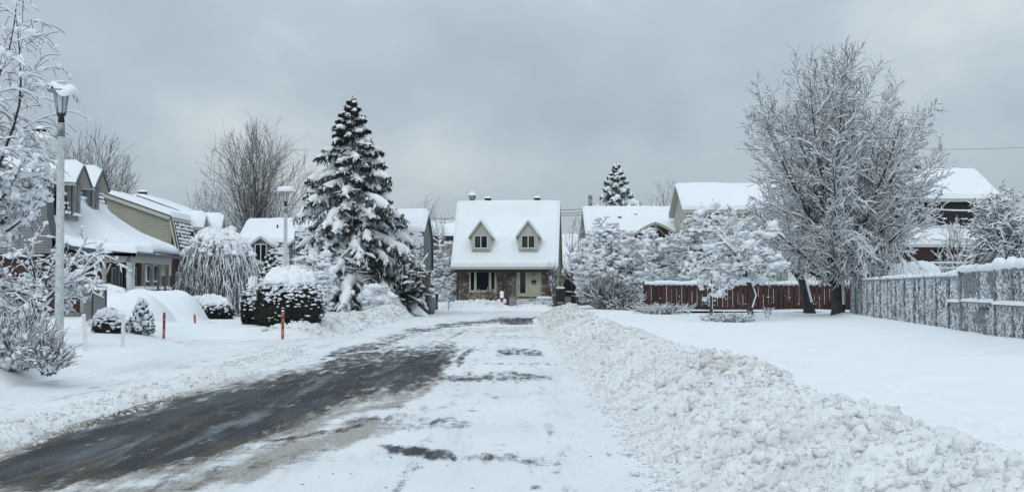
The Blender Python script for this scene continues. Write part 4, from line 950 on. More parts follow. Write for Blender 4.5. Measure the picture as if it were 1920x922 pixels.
def dormer(parent, prof, cx, w, yf, zb, ze, zp, wall, trim, snow=.22, ov=.16, win=None, fm='white', gm='glass', lap=.12, win_w=.62, back=2.5):
    """dormer whose front face stands at y=yf; returns the part"""
    mb = MB(); x0, x1 = cx - w / 2, cx + w / 2
    yb = yf + back
    mb.prism([(x0, zb), (x1, zb), (x1, ze), (cx, zp - .06), (x0, ze)], yf + .02, yb)
    d = mb.build('dormer', M[wall], parent)
    lp = MB(); z = zb
    while z < zp - .08:
        zt = min(z + lap, zp - .07)
        def hw(zz): return w / 2 if zz < ze else max(0.005, w / 2 * (zp - .06 - zz) / (zp - .06 - ze))
        a, b2 = hw(z), hw(zt); lp.quad((cx - a, yf, z), (cx + a, yf, z), (cx + b2, yf + .018, zt), (cx - b2, yf + .018, zt)); z = zt
    lp.build('siding', M[wall], d)
    # roof
    sl = (zp - ze) / (w / 2); ow = w / 2 + ov; rf = MB(); t = .07
    for sgn in (-1, 1):
        xe = cx + sgn * ow; zee = zp - sl * ow
        rf.add([(cx, yf - ov, zp), (xe, yf - ov, zee), (xe, yb, zee), (cx, yb, zp), (cx, yf - ov, zp - t), (xe, yf - ov, zee - t), (xe, yb, zee - t), (cx, yb, zp - t)], [(0,1,2,3),(4,7,6,5),(1,5,6,2)])
    rf.build('roof', M[trim], d)
    bb = MB()
    for sgn in (-1, 1):
        xe = cx + sgn * (ow + .0); zee = zp - sl * ow
        bb.add([(cx, yf - ov - .02, zp + .03), (xe, yf - ov - .02, zee + .03), (xe, yf - ov - .02, zee - .12), (cx, yf - ov - .02, zp - .12),
                (cx, yf - ov + .01, zp + .03), (xe, yf - ov + .01, zee + .03), (xe, yf - ov + .01, zee - .12), (cx, yf - ov + .01, zp - .12)], [(0,3,2,1),(4,5,6,7),(0,1,5,4),(3,7,6,2),(1,2,6,5)])
    bb.build('fascia', M[trim], d)
    # snow on the two slopes, ridge along y
    ns = 15; uu = np.linspace(-ow, ow, ns); ys = np.linspace(yf - ov - .02, yb, 12); U, Y2 = np.meshgrid(uu, ys)
    Zr = zp - sl * np.abs(U); e = np.clip((ow - np.abs(U)) / (snow * 1.0), 0, 1); e = np.sqrt(e * (2 - e)); ey = np.clip((Y2 - ys[0]) / (snow * .6), 0, 1); ey = np.sqrt(ey * (2 - ey))
    Zr = Zr + .03 + snow * (.12 + .88 * e) * (.3 + .7 * ey) * (.8 + .4 * fbm(U + cx, Y2, 2, 7)) - .04 * np.exp(-(U / .15) ** 2)
    sk = np.stack([U + cx, Y2, Zr], -1); link('snow_cover', npmesh('snow', sk.reshape(-1, 3), grid_faces(12, ns), True), M['snow'], d)
    lowr = np.stack([np.stack([uu + cx, np.full(ns, ys[0]), zp - sl * np.abs(uu) + .0], -1), sk[0]], 0); link('snow_edge', npmesh('snow_edge', lowr.reshape(-1, 3), grid_faces(2, ns), True), M['snow'], d)
    if win:
        wx, wz0, wz1, n = win; window(cx - wx / 2, cx + wx / 2, wz0, wz1, yf - .005, d, n, .07, fm, gm)
    return d
def shingle_rows(x0, x1, prof2, dz, parent, seed, gaps=(), name='shingle_wall', cover=.5):
    """dark shingle courses with snow lying on each ledge; prof2=[(y,z) low,(y,z) high]"""
    (ya, za), (yb, zb) = prof2; n = int((zb - za) / dz); mb = MB(); sn = Acc(); rng = rng_(seed)
    for i in range(n):
        z0 = za + i * dz; z1 = z0 + dz; y0 = ya + (yb - ya) * i / n; y1 = ya + (yb - ya) * (i + 1) / n
        mb.add([(x0, y0 - .05, z0), (x1, y0 - .05, z0), (x1, y1 - .01, z1), (x0, y1 - .01, z1), (x0, y0, z0 - .001), (x1, y0, z0 - .001)], [(0,1,2,3), (4,5,1,0)])
        L = x1 - x0; m = max(1, int(L / .35)); 
        pts = []; 
        for k in range(m):
            if rng.uniform() < cover:
                xa = x0 + L * k / m; xb = xa + L / m * rng.uniform(.8, 1.5); xb = min(xb, x1)
                q = np.linspace(xa, xb, 5); pts.append(np.stack([q, np.full(5, y0 - .045), np.full(5, z0 + rng.uniform(.02, .05))], -1))
        if pts:
            Q = np.array(pts); r = rng.uniform(.25, .55, Q.shape[:2]) * dz * .9; r[:, 0] *= .4; r[:, -1] *= .4; sn.add(tubes(Q, r, 5))
    w = mb.build(name, M['shingle'], parent); sn.build('snow_ledge', M['tsnow'], w); return w

# ---- the stone fronted house at the end of the road ------------------------------------------
def house_f():
    Y0 = 107.5; s = F / Y0; cx = 946
    h = empty('stone_fronted_house', ((cx - 960) / s, Y0, 0), 'storey and a half house with stone front, cream door and two dormers', 'house', rz=R(-4.2))
    def X(px): return (px - cx) / s
    def Z(py, dy=0): return CAM_H + (540 - py) * (Y0 + dy) / F
    D = 9.2; ze = Z(500); zr = Z(378, D / 2)
    prof = [(0, ze), (.5, ze + .42), (1.1, ze + 1.12), (D / 2, zr), (D - .9, ze + 1.3), (D, ze)]
    x0, x1 = X(845), X(1046)
    rf = slab(prof, x0, x1, .16, 'roof', M['fascia'], h)
    roof_snow(prof, x0, x1, .26, rf, 3, over=.03)
    MB().box((x0, -.05, ze - .20), (x1, -.01, ze - .005)).build('fascia', M['fascia'], rf)
    MB().box((x0 + .05, .0, ze - .24), (x1 - .05, 1.05, ze - .20)).build('soffit', M['dark'], rf)
    wx0, wx1 = X(856), X(1044); yw = 1.0; zf = .93
    w = MB(); w.box((wx0, yw, 0), (wx1, yw + .1, ze + .35)); w.box((wx0, yw + .1, 0), (wx0 + .1, D - .3, ze)); w.box((wx0 + .1, D - .4, 0), (wx1, D - .3, ze))
    wall = w.build('wall', M['mortar'], h)
    lap_gable([(a, b_) for a, b_ in prof], wx1, 0.0, .16, 1, 'side_wall', M['tan_siding'], h, ymin=yw, ymax=D - .35)
    lap_gable([(a, b_) for a, b_ in prof], wx0, ze - .3, .16, -1, 'side_wall', M['tan_siding'], h, ymin=yw, ymax=D - .35)
    bg = MB()
    for (a, b_) in zip(prof[:-1], prof[1:]): bg.bar((x1 - .02, a[0], a[1] - .10), (x1 - .02, b_[0], b_[1] - .10), .05, .24)
    bg.build('bargeboard', M['tan_siding'], h)
    # field stones: voronoi cells, each its own piece
    rng = random.Random(4); doorx = (X(967), X(1014)); winx = (X(877), X(929)); doorz = (zf, Z(503)); winz = (Z(546), Z(503))
    seeds = []
    nx, nz = 24, 9; W_ = wx1 - wx0; H_ = ze - .22 - .35
    for i in range(nx):
        for j in range(nz): seeds.append((wx0 + (i + .5 + rng.uniform(-.48, .48)) * W_ / nx, .35 + (j + .5 + rng.uniform(-.48, .48)) * H_ / nz))
    seeds = [q for q in seeds if rng.random() > .22]
    def clip(poly, px, pz, nx_, nz_):
        out = []
        for i in range(len(poly)):
            a = poly[i]; b_ = poly[(i + 1) % len(poly)]; da = (a[0] - px) * nx_ + (a[1] - pz) * nz_; db = (b_[0] - px) * nx_ + (b_[1] - pz) * nz_
            if da <= 0: out.append(a)
            if da * db < 0: t = da / (da - db); out.append((a[0] + (b_[0] - a[0]) * t, a[1] + (b_[1] - a[1]) * t))
        return out
    cnt = 0
    for i, (sx, sz) in enumerate(seeds):
        poly = [(wx0, .35), (wx1, .35), (wx1, ze - .22), (wx0, ze - .22)]
        for j, (tx, tz) in enumerate(seeds):
            if i == j or abs(tx - sx) > 1.6 or abs(tz - sz) > 1.6: continue
            dx, dz = tx - sx, tz - sz; L = math.hypot(dx, dz); poly = clip(poly, sx + dx / 2 - dx / L * .018, sz + dz / 2 - dz / L * .018, dx / L, dz / L)
            if len(poly) < 3: break
        if len(poly) < 3: continue
        # cut by openings
        for (a0, a1), (b0, b1) in ((doorx, doorz), (winx, winz)):
            if a0 - .01 < sx < a1 + .01 and b0 < sz < b1: poly = []; break
            if poly and max(p[0] for p in poly) > a0 and min(p[0] for p in poly) < a1 and max(p[1] for p in poly) > b0 and min(p[1] for p in poly) < b1:
                if sx < a0: poly = clip(poly, a0, 0, 1, 0)
                elif sx > a1: poly = clip(poly, a1, 0, -1, 0)
                elif sz > b1: poly = clip(poly, 0, b1, 0, -1)
                else: poly = clip(poly, 0, b0, 0, 1)
        if len(poly) < 3: continue
        mx_ = sum(p[0] for p in poly) / len(poly); mz = sum(p[1] for p in poly) / len(poly); n = len(poly); pr = rng.uniform(.03, .075)
        vs = [(p[0] - mx_, 0, p[1] - mz) for p in poly] + [((p[0] - mx_) * .94, -pr, (p[1] - mz) * .94) for p in poly] + [((p[0] - mx_) * .6, -pr - .02, (p[1] - mz) * .6) for p in poly]
        fs = [(k, (k + 1) % n, (k + 1) % n + n, k + n) for k in range(n)] + [(k + n, (k + 1) % n + n, (k + 1) % n + 2 * n, k + 2 * n) for k in range(n)] + [tuple(range(2 * n, 3 * n))]
        me = bpy.data.meshes.new('stone'); me.from_pydata(vs, [], fs); me.update(); link('stone', me, M['stone'], wall, loc=(mx_, yw, mz)); cnt += 1
    # bow window
    wf = MB(); a0, a1 = winx; b0, b1 = winz
    wf.box((a0, yw - .10, b0), (a1, yw + .02, b0 + .09)); wf.box((a0, yw - .10, b1 - .13), (a1, yw + .02, b1))
    ed = [X(877), X(880), X(886.5), X(891), X(914.5), X(919), X(925.5), X(929)]
    for k in range(0, 8, 2): wf.box((ed[k], yw - .09, b0 + .09), (ed[k + 1], yw + .02, b1 - .13))
    win = wf.build('window', M['cream'], h); 
    for k in (1, 3, 5): MB().box((ed[k], yw - .05, b0 + .09), (ed[k + 1], yw - .03, b1 - .13)).build('pane', M['glass'], win)
    MB().box((a0 - .05, yw - .22, b0 - .07), (a1 + .05, yw + .0, b0 - .003)).build('window_sill', M['cream'], win)
    # door with side panel
    dr = MB(); a0, a1 = doorx; b0, b1 = doorz; dr.box((a0, yw - .08, b0), (a0 + .09, yw + .02, b1)); dr.box((a1 - .07, yw - .08, b0), (a1, yw + .02, b1)); dr.box((a0 + .09, yw - .08, b1 - .09), (a1 - .07, yw + .02, b1)); xm = X(991.5); dr.box((xm - .05, yw - .08, b0), (xm + .05, yw + .02, b1 - .09))
    door = dr.build('door', M['cream'], h)
    dl = MB(); u0, u1 = a0 + .10, xm - .06; g0, g1 = X(973.5), X(984); q0, q1 = b0 + .28, b1 - .28
    dl.box((u0, yw - .05, b0 + .02), (g0, yw - .01, b1 - .1)); dl.box((g1, yw - .05, b0 + .02), (u1, yw - .01, b1 - .1)); dl.box((g0, yw - .05, b0 + .02), (g1, yw - .01, q0)); dl.box((g0, yw - .05, q1), (g1, yw - .01, b1 - .1)); dl.build('door_leaf', M['cream'], door)
    MB().box((g0, yw - .035, q0), (g1, yw - .02, q1)).build('pane', M['glass'], door)
    hd = MB(); hx = X(970.5)
    for zz, hh in ((1.65, .05), (1.45, .09), (1.28, .05)): hd.box((hx - .03, yw - .09, zf + zz - .75), (hx + .04, yw - .051, zf + zz - .75 + hh * 1.6))
    hd.build('handle', M['black'], door)
    pn = MB(); pn.box((xm + .06, yw - .05, b0 + .02), (a1 - .08, yw - .01, b1 - .1)); pl = pn.build('door_panel', M['cream'], door)
    st = MB()
    for k in range(3): xx = xm + .06 + (a1 - .08 - xm - .06) * (k + .7) / 3.2; st.box((xx, yw - .062, b0 + .1), (xx + .02, yw - .051, b1 - .85))
    st.box((xm + .2, yw - .062, b1 - .95), (a1 - .1, yw - .0505, b1 - .93)); st.build('panel_moulding', M['soffit'], door)
    mbx = MB().box((X(995.5), yw - .20, Z(530)), (X(1004), yw - .052, Z(526.5) + .06)); mbx.box((X(997), yw - .14, Z(534)), (X(998), yw - .11, Z(530))); mbx.box((X(1001.5), yw - .14, Z(534)), (X(1002.5), yw - .11, Z(530))); mbx.build('mailbox', M['dark'], h)
    wr = MB(); c = Vector((X(999.5), yw - .08, Z(513))); n = 20
    wr.tube([c + Vector((math.cos(t / n * 6.283) * .24, 0, math.sin(t / n * 6.283) * .16)) for t in range(n + 1)], .012, 5); wr.bar(c + Vector((-.2, 0, 0)), c + Vector((.2, 0, .03)), .05); wr.bar(c + Vector((0, 0, -.18)), c + Vector((.02, 0, .14)), .04)
    for k in range(14): a = k * 1.3; wr.bar(c + Vector((math.cos(a) * .12, -.01, math.sin(a) * .07)), c + Vector((math.cos(a) * .2, -.01, math.sin(a) * .12)), .02)
    wr.build('door_ornament', M['soffit'], h)
    # porch posts, beam and braces
    for px in (857, 943, 1031):
        x = X(px); pb = MB(); pb.box((x - .07, .12, .3), (x + .07, .26, ze - .42)); post = pb.build('porch_post', M['dark'], h)
        for sg in (-1, 1):
            if (px == 857 and sg < 0) or (px == 1031 and sg > 0): continue
            MB().bar((x + sg * .05, .19, ze - 1.05), (x + sg * .6, .19, ze - .45), .09).build('brace', M['dark'], post)
    MB().box((x0 + .25, .1, ze - .42), (x1 - .2, .28, ze - .245)).build('porch_beam', M['dark'], h)
    # stoop and steps
    stp = MB(); stp.box((X(955), -.2, 0), (X(1036), yw - .0, zf - .12)); stp.build('stoop', M['concrete'], h); snow_pad(X(1005), X(1036), -.2, .9, zf - .12, .16, h, seed=4)
    snow_pad(X(858), X(950), -.2, .9, .42, .16, h, seed=9); MB().box((X(858), -.2, 0), (X(950), .95, .44)).build('planter', M['mortar'], h)
    for k in range(5):
        z = zf - .12 - (k + 1) * .16; sx0, sx1 = X(966 + k * 1.5), X(994 + k * 2.2); stt = MB().box((sx0, -.2 - (k + 1) * .3, 0), (sx1, -.2 - k * .3, z)).build('step', M['concrete'], h)
        snow_pad(sx0, sx1, -.2 - (k + 1) * .3, -.2 - k * .3, z, .06, stt, seed=k)
    rl = MB(); rl.bar((X(962), .1, zf - .1), (X(962), .1, zf + .35), .04); rl.bar((X(962), .1, zf + .35), (X(958), -1.5, zf - .25), .03); rl.build('handrail', M['soffit'], h)
    # dormers
    for dpx in (900, 989.5):
        zb, zee, zp = Z(468, .5), Z(438, .5), Z(413.5, .5)
        dormer(h, prof, X(dpx), 1.52, .62, zb - .02, zee, zp, 'cream_siding', 'cream', snow=.24, ov=.22, win=(1.1, Z(465.5, .4), Z(440.5, .4), 2), fm='white', back=4.0)
    # vents on the ridge
    zt = zr
    ch = MB(); c = (X(873), D / 2 + .3, zt - .25); ch.lathe([(.2, 0), (.2, .45), (.28, .48), (.3, .75), (.24, .8)], c, 12); ch.build('chimney_cap', M['galv'], h); snow_pad(c[0] - .34, c[0] + .34, c[1] - .34, c[1] + .34, zt + .52, .3, h, seed=12)
    for px in (904, 1001):
        MB().box((X(px) - .25, D / 2 + .1, zt - .1), (X(px) + .25, D / 2 + .5, zt + .30)).build('roof_vent', M['dark'], h); snow_pad(X(px) - .31, X(px) + .31, D / 2, D / 2 + .6, zt + .30, .17, h, seed=px)
    dp = MB(); dp.tube([(X(1046), .2, ze - .3), (X(1046), .5, ze - .55), (X(1044), .85, ze - .8), (X(1044), .92, .4)], .05, 6); dp.build('downpipe', M['cream'], h)
    MB().box((X(1036.5), .9, .3), (X(1044), 1.0, ze - .25)).build('corner_board', M['mortar'], h)
    return h
house_f()

# ---- gambrel houses on the left, facing the road ---------------------------------------------
def house_a():
    """grey house with blue trim; local x = world y, local -y = world +x"""
    h = empty('grey_gambrel_house', (-13.9, 51.3, 0), 'grey sided house with slate blue trim, two shuttered dormers and sweeping porch roof', 'house', rz=R(90))
    # local y = distance back from the porch eave (world x = -13.9 - y)
    L = 6.6; nearp = [(0, 2.88), (1.2, 3.0), (2.4, 3.16), (2.8, 3.35), (3.05, 3.75), (3.18, 4.3), (3.2, 5.5), (6.9, 6.82), (10.4, 5.5), (10.6, 3.4)]
    farp = [(0, 2.98), (1.5, 3.55), (2.6, 4.25), (3.05, 4.75), (3.2, 5.5), (6.9, 6.82), (10.4, 5.5), (10.6, 3.4)]
    def lofted(off, edge, name, m, parent, dx=0.0, th=0):
        ys = np.concatenate([[-.0], np.linspace(-.03, 3.16, 44)]); xs = np.concatenate([[0 - dx], [0 - dx], np.linspace(.05 - dx, L - .05 + dx, 60), [L + dx], [L + dx]])
        X, Y = np.meshgrid(xs, ys); zn = np.interp(Y, [p[0] for p in nearp[:7]], [p[1] for p in nearp[:7]]); zf = np.interp(Y, [p[0] for p in farp[:5]], [p[1] for p in farp[:5]])
        w = sm(1.9, 2.9, X); Z = zn * (1 - w) + zf * w + off
        if th:
            for _ in range(4): Z[1:-1] = (Z[:-2] + 2 * Z[1:-1] + Z[2:]) / 4
            e = np.clip(np.minimum(np.minimum(X + dx, L + dx - X), Y + .03) / (th * .8), 0, 1); e = np.sqrt(e * (2 - e)); steep = np.interp(Y, [0, 2.6, 3.0, 3.2], [1, 1, .6, .3])
            Z += th * e * steep * (.8 + .4 * fbm(X * .7, Y * .7, 3, 4)); Z[0] -= .05; Z[:, 0] -= .05; Z[:, -1] -= .05
        return link(name, npmesh(name, np.stack([X, Y, Z], -1).reshape(-1, 3), grid_faces(len(ys), len(xs)), True), M[m], parent)
    rf = lofted(-.02, 0, 'roof', 'blue_trim', h); lofted(0.0, 0, 'snow_cover', 'snow', rf, .03, .32)
    up = farp[4:]; slab(up, 0, L, .14, 'upper_roof', M['blue_trim'], h); roof_snow(up, 0, L, .26, rf, 24, over=.03)
    shingle_rows(.1, L - .05, [(2.98, 4.45), (3.10, 5.45)], .17, h, 5, cover=.62)
    tr = MB()
    for a, b_ in zip(nearp[:-1], nearp[1:]): tr.bar((-.03, a[0], a[1] - .07), (-.03, b_[0], b_[1] - .07), .06, .15 if a[0] < 2.7 else .24)
    tr.build('bargeboard', M['blue_trim'], h)
    w = MB(); w.box((.9, 1.4, .3), (L - .1, 1.5, 2.85)); w.box((.8, 1.4, .3), (.9, 10.4, 2.9)); w.box((.3, 3.25, 2.9), (L - .1, 3.35, 5.3)); w.box((L - .15, 3.35, .3), (L - .1, 10.4, 5.4)); wall = w.build('wall', M['brick'], h)
    lap_gable(nearp, .25, 2.9, .105, -1, 'gable_wall', M['grey_siding'], h, ymin=3.2, ymax=10.4)
    MB().box((.3, .4, 2.84), (L - .1, 3.2, 2.87)).build('porch_ceiling', M['cream'], h)
    # porch floor, posts and beams
    MB().box((.2, .25, .2), (L - .1, 3.2, .7)).build('porch_floor', M['plank'], h)
    bm = MB(); bm.box((.3, .28, 2.56), (L - .1, .40, 2.82)); bm.box((.18, .4, 2.56), (.30, 3.2, 2.82)); bm.build('porch_beam', M['fascia'], h)
    gt = MB(); gt.box((-.06, .0, 2.78), (0.0, 3.1, 2.90)); gt.box((0.0, -.10, 2.80), (L, -.02, 2.92)); gt.build('gutter', M['blue_trim'], h)
    for (x, y, br) in ((.25, .34, 0), (.25, 1.25, 1), (.25, 2.05, 1), (.75, .34, 0), (2.3, .34, 0), (3.5, .34, 0), (4.7, .34, 0), (6.0, .34, 0)):
        wd = .07; col = 'white' if (br == 0 and x < 1) else 'greypost'
        po = MB().box((x - wd, y - wd, .7), (x + wd, y + wd, 2.56)).build('porch_post', M[col], h)
        if br:
            for sg in (-1, 1): MB().bar((x, y + sg * .05, 2.1), (x, y + sg * .24, 2.52), .06).build('brace', M['fascia'], po)
        else:
            for sg in (-1, 1): MB().bar((x + sg * .05, y, 2.3), (x + sg * .22, y, 2.55), .06).build('brace', M[col], po)
    rl = MB(); rl.box((.8, .30, 1.50), (L - .1, .38, 1.56)); rl.box((.8, .30, .85), (L - .1, .38, .90))
    rail = rl.build('railing', M['white'], h)
    snow_pad(.8, L - .1, .24, .44, 1.56, .12, rail, seed=3)
    for k in range(44): x = .9 + k * .127; MB().box((x, .315, .9), (x + .06, .365, 1.5)).build('baluster', M['greypost'], rail)
    def bow(x, name='bow'):
        c = Vector((x, .24, 1.42)); b_ = MB(); b_.tube([c + Vector((-.11, 0, .04)), c, c + Vector((.11, 0, .04))], [.07, .025, .07], 7); b_.tube([c, c + Vector((-.05, 0, -.2))], [.03, .035], 6); b_.tube([c, c + Vector((.05, 0, -.2))], [.03, .035], 6)
        o = b_.build(name, M['red']); m = Matrix.Rotation(R(90), 4, 'Z'); o.location = h.location; o.rotation_euler = h.rotation_euler; return o
    for x, lb in ((1.75, 'red ribbon bow on the porch rail nearest the white corner post'), (2.6, 'red ribbon bow, second from the white corner post on the porch rail')): tag(bow(x, 'ribbon_bow'), lb, 'bow', 'red bows on the porch rail')
    for x, lb in ((4.15, 'tall red garland wound on the porch post left of the steps'), (5.3, 'tall red garland wound on the last porch post by the steps')):
        g = MB()
        for k in range(9): a = k * .8; g.tube([(x + .09 * math.cos(a), .25 + .03 * math.sin(a), .85 + k * .09), (x - .09 * math.cos(a), .25, .92 + k * .09)], .05, 6)
        o = g.build('garland', M['red']); o.location = h.location; o.rotation_euler = h.rotation_euler; tag(o, lb, 'garland', 'red garlands on the porch')
    # windows and doors in the brick front
    for (a, b_, z0, z1) in ((1.6, 2.1, .95, 2.4), (2.5, 2.95, .8, 2.45), (4.6, 5.0, .8, 2.45)): window(a, b_, z0, z1, 1.395, h, 1, .05, 'white', 'glass')
    dd = MB().box((3.2, 1.34, .72), (4.0, 1.395, 2.5)).build('door', M['door_brown'], h); MB().box((3.85, 1.3, 1.5), (3.9, 1.34, 1.6)).build('handle', M['black'], dd)
    for cx in (1.95, 4.35):
        d = dormer(h, None, cx, 1.3, 2.9, 4.2, 5.78, 6.28, 'grey_siding', 'fascia', snow=.30, ov=.30, win=None, back=2.9)
        sh = MB(); sh.box((cx - .45, 2.83, 4.42), (cx + .45, 2.88, 5.5)); o = sh.build('shutter', M['plank'], d)
        MB().box((cx - .02, 2.815, 4.45), (cx + .02, 2.829, 5.48)).build('shutter_gap', M['dark'], d)
        ft = MB(); sl = .50 / .65; ow = .95
        for sg in (-1, 1): ft.bar((cx, 2.55, 6.27), (cx + sg * ow, 2.55, 6.27 - sl * ow), .06, .09)
        ft.build('dormer_trim', M['blue_trim'], d)
        snow_pad(cx - .5, cx + .5, 2.72, 2.92, 4.36, .12, d, seed=int(cx)); ck = MB()
        for k in range(7): y = 2.95 + k * .1; ck.box((cx - .675, y, 4.3), (cx - .653, y + .06, 5.75))
        ck.build('cheek_boards', M['greypost'], d)
    ch = MB(); ch.box((5.2, 5.15, 6.2), (5.85, 5.75, 7.75)); chm = ch.build('chimney', M['white'], h); snow_pad(5.05, 6.0, 5.0, 5.9, 7.72, .28, chm, seed=8)
    MB().box((5.35, 5.3, 8.0), (5.7, 5.6, 8.12)).build('chimney_cap', M['black'], h); snow_pad(5.3, 5.75, 5.25, 5.65, 8.12, .14, h, seed=9)
    return h
house_a()
def gambrel_side(name, label, Y0, L, Xe, ze, zb, zp, run, wallm, seed, dorm=(), base='brick', porch=True, half=3.8):
    h = empty(name, (Xe, Y0, 0), label, 'house', rz=R(90))
    prof = [(0, ze), (.35, zb), (.35 + half, zp), (.35 + 2 * half, zb), (.7 + 2 * half, ze)]
    rf = slab(prof, -.15, L, .14, 'roof', M['fascia'], h); roof_snow(prof[1:4], -.15, L, .22, rf, seed, over=.03)
    shingle_rows(-.1, L, [(-.06, ze), (.28, zb - .05)], .18, h, seed, cover=.85)
    lap_gable(prof, 0, 2.2, .115, -1, 'gable_wall', M[wallm], h, ymin=.35, ymax=.35 + 2 * half)
    MB().box((0, .4, .2), (.05, .3 + 2 * half, 2.2)).box((.05, .4, .2), (L - .1, .5, ze + .3)).build('wall', M[base], h)
    bb = MB()
    for a, b_ in zip(prof[:-1], prof[1:]): bb.bar((-.18, a[0], a[1] - .09), (-.18, b_[0], b_[1] - .09), .06, .2)
    bb.build('bargeboard', M['cream_siding'], h)
    fb = MB()
    for a, b_ in zip(prof[:-1], prof[1:]): fb.bar((-.22, a[0], a[1] + .02), (-.22, b_[0], b_[1] + .02), .03, .05)
    fb.build('drip_edge', M['dark'], h)
    for cx in dorm: dormer(h, None, cx, 1.0, -.15, ze + .25, zb - .2, zb + .28, wallm, 'cream_siding', snow=.26, ov=.22, win=(.8, ze + .4, zb - .3, 1), back=2.4)
    MB().box((.5, .1 + half, zp - .1), (.9, .5 + half, zp + .28)).build('roof_vent', M['dark'], h); snow_pad(.42, .98, .05 + half, .55 + half, zp + .28, .12, h, seed=seed)
    if porch:
        pr = [(-1.9, ze - .55), (0.3, ze - .1)]; pf = slab(pr, 0, L, .1, 'porch_roof', M['fascia'], h); roof_snow(pr, 0, L, .22, pf, seed + 5, over=.03)
        for k in range(5):
            x = .3 + k * (L - .6) / 4; MB().box((x - .07, -1.8, .5), (x + .07, -1.66, ze - .66)).build('porch_post', M['white'], h)
        MB().box((0, -1.85, .2), (L, .3, .55)).build('porch_floor', M['plank'], h)
        rl = MB(); rl.box((0.3, -1.76, 1.35), (L - .3, -1.70, 1.42)); rr_ = rl.build('railing', M['white'], h)
        for k in range(int(L / .2)): x = .35 + k * .2; MB().box((x, -1.75, .6), (x + .05, -1.71, 1.35)).build('baluster', M['greypost'], rr_)
        for (a, b_) in ((1, 1.8), (3, 3.9), (5, 5.7)): 
            if b_ < L: window(a, b_, 1.2, 2.4, .395, h, 1)
    return h
hb = gambrel_side('beige_gambrel_house', 'beige sided gambrel house with broad gable facing the viewer behind the sweeping porch', 68, 7.2, -16.35, 3.45, 5.1, 6.42, 3, 'beige_siding', 31, dorm=(4.4,))
# side window with a snowy awning on the beige gable
wf = MB(); x0w = 0
def side_window(h, y0, y1, z0, z1):
    f = MB(); 
    for (a, b_, c, d) in ((y0, y0 + .07, z0, z1), (y1 - .07, y1, z0, z1), (y0 + .07, y1 - .07, z0, z0 + .07), (y0 + .07, y1 - .07, z1 - .07, z1)): f.box((-.09, a, c), (-.02, b_, d))
    w = f.build('window', M['white'], h); MB().box((-.05, y0 + .07, z0 + .07), (-.03, y1 - .07, z1 - .07)).build('pane', M['blind'], w)
    return w
w_ = side_window(hb, .95, 1.6, 1.9, 2.75)
MB().prism_x([(0.80, 2.78), (1.75, 2.78), (1.75, 3.0), (.80, 3.0)], -.5, -.02).build('awning', M['dark'], hb); snow_pad(-.55, 0, .75, 1.8, 3.0, .3, hb, name='awning_snow', seed=3)
gambrel_side('beige_gambrel_house', 'second beige gambrel house whose roof and dormer show just beyond the nearer one', 75.8, 4.6, -16.3, 3.5, 5.25, 6.62, 3, 'beige_siding', 37, dorm=(.8,))

# ---- slate houses facing the viewer, left of the road ----------------------------------------
def front_house(name, label, Y0, x0, x1, D, base_z, ze, zb, zp, upper, lower, dorm, seed, trim='white', dw=1.4, rz=0, lowm='snowshingle', gable='slate_siding', snow=.25, cat='house', dz=.8, wins=True, blank=False):
    cx = (x0 + x1) / 2; h = empty(name, (cx, Y0, 0), label, cat, rz=rz); a, b_ = x0 - cx, x1 - cx
    prof = [(0, ze), (.4, zb), (D / 2, zp), (D - .4, zb), (D, ze)]
    rf = slab(prof, a, b_, .14, 'roof', M[trim], h); roof_snow(prof[1:4], a, b_, snow, rf, seed, over=.03)
    MB().add([(a, -.04, ze), (b_, -.04, ze), (b_, .34, zb - .02), (a, .34, zb - .02)], [(0,1,2,3)]).build('shingle_wall', M[lowm], h)
    for xx, o in ((a + .12, -1), (b_ - .12, 1)): lap_gable(prof, xx, ze - .3, .14, o, 'gable_wall', M[gable], h, ymin=.2, ymax=D - .2)
    w = MB().box((a + .15, .3, base_z), (b_ - .15, .4, ze - .01)); w.box((b_ - .22, .4, base_z), (b_ - .15, D - .2, ze - .3)); w.box((a + .15, .4, base_z), (a + .22, D - .2, ze - .3)); w.build('wall', M[lower], h)
    for xx in (a - .01, b_ + .01):
        bb = MB()
        for p, q in zip(prof[:-1], prof[1:]): bb.bar((xx, p[0], p[1] - .1), (xx, q[0], q[1] - .1), .05, .18)
        bb.build('bargeboard', M[trim if trim != 'white' else 'blue_trim'], h)
    for dx in dorm: dormer(h, None, dx - cx, dw, -.12, ze + .15, zb - .12, zb + .38, upper, trim, snow=.22, ov=.2, win=(dw * .62, ze + .35, zb - .12, 2), back=2.8)
    if wins:
        for k in (0.22, .5, .78): xx = a + (b_ - a) * k; window(xx - .5, xx + .5, base_z + 1.1, min(ze - .2, base_z + 2.3), .295, h, 2)
    return h
e1 = front_house('blue_grey_house', 'blue grey house with two white framed dormer windows behind the second lamp post', 98, (442 - 960) / 26.5, (640 - 960) / 26.5, 9, 0, 3.0, 4.85, 6.6, 'slate_siding', 'slate_siding', [(490 - 960) / 26.5, (562 - 960) / 26.5], 41, snow=.25)
MB().tube([(-1.2, 2.5, 5.5), (-1.2, 2.5, 6.2)], .06, 6).build('vent_pipe', M['dark'], e1)
e2 = front_house('slate_brick_house', 'slate sided house with brick ground floor partly hidden by the tall spruce', 84, -13.2, -5.35, 10, 0, 2.95, 5.05, 6.45, 'slate_siding', 'brick', [-9.3], 43, trim='slate_siding', snow=.28)
dp = MB(); dp.tube([(3.78, -.1, 4.3), (3.78, -.1, .4)], .045, 6); dp.build('downpipe', M['greypost'], e2)
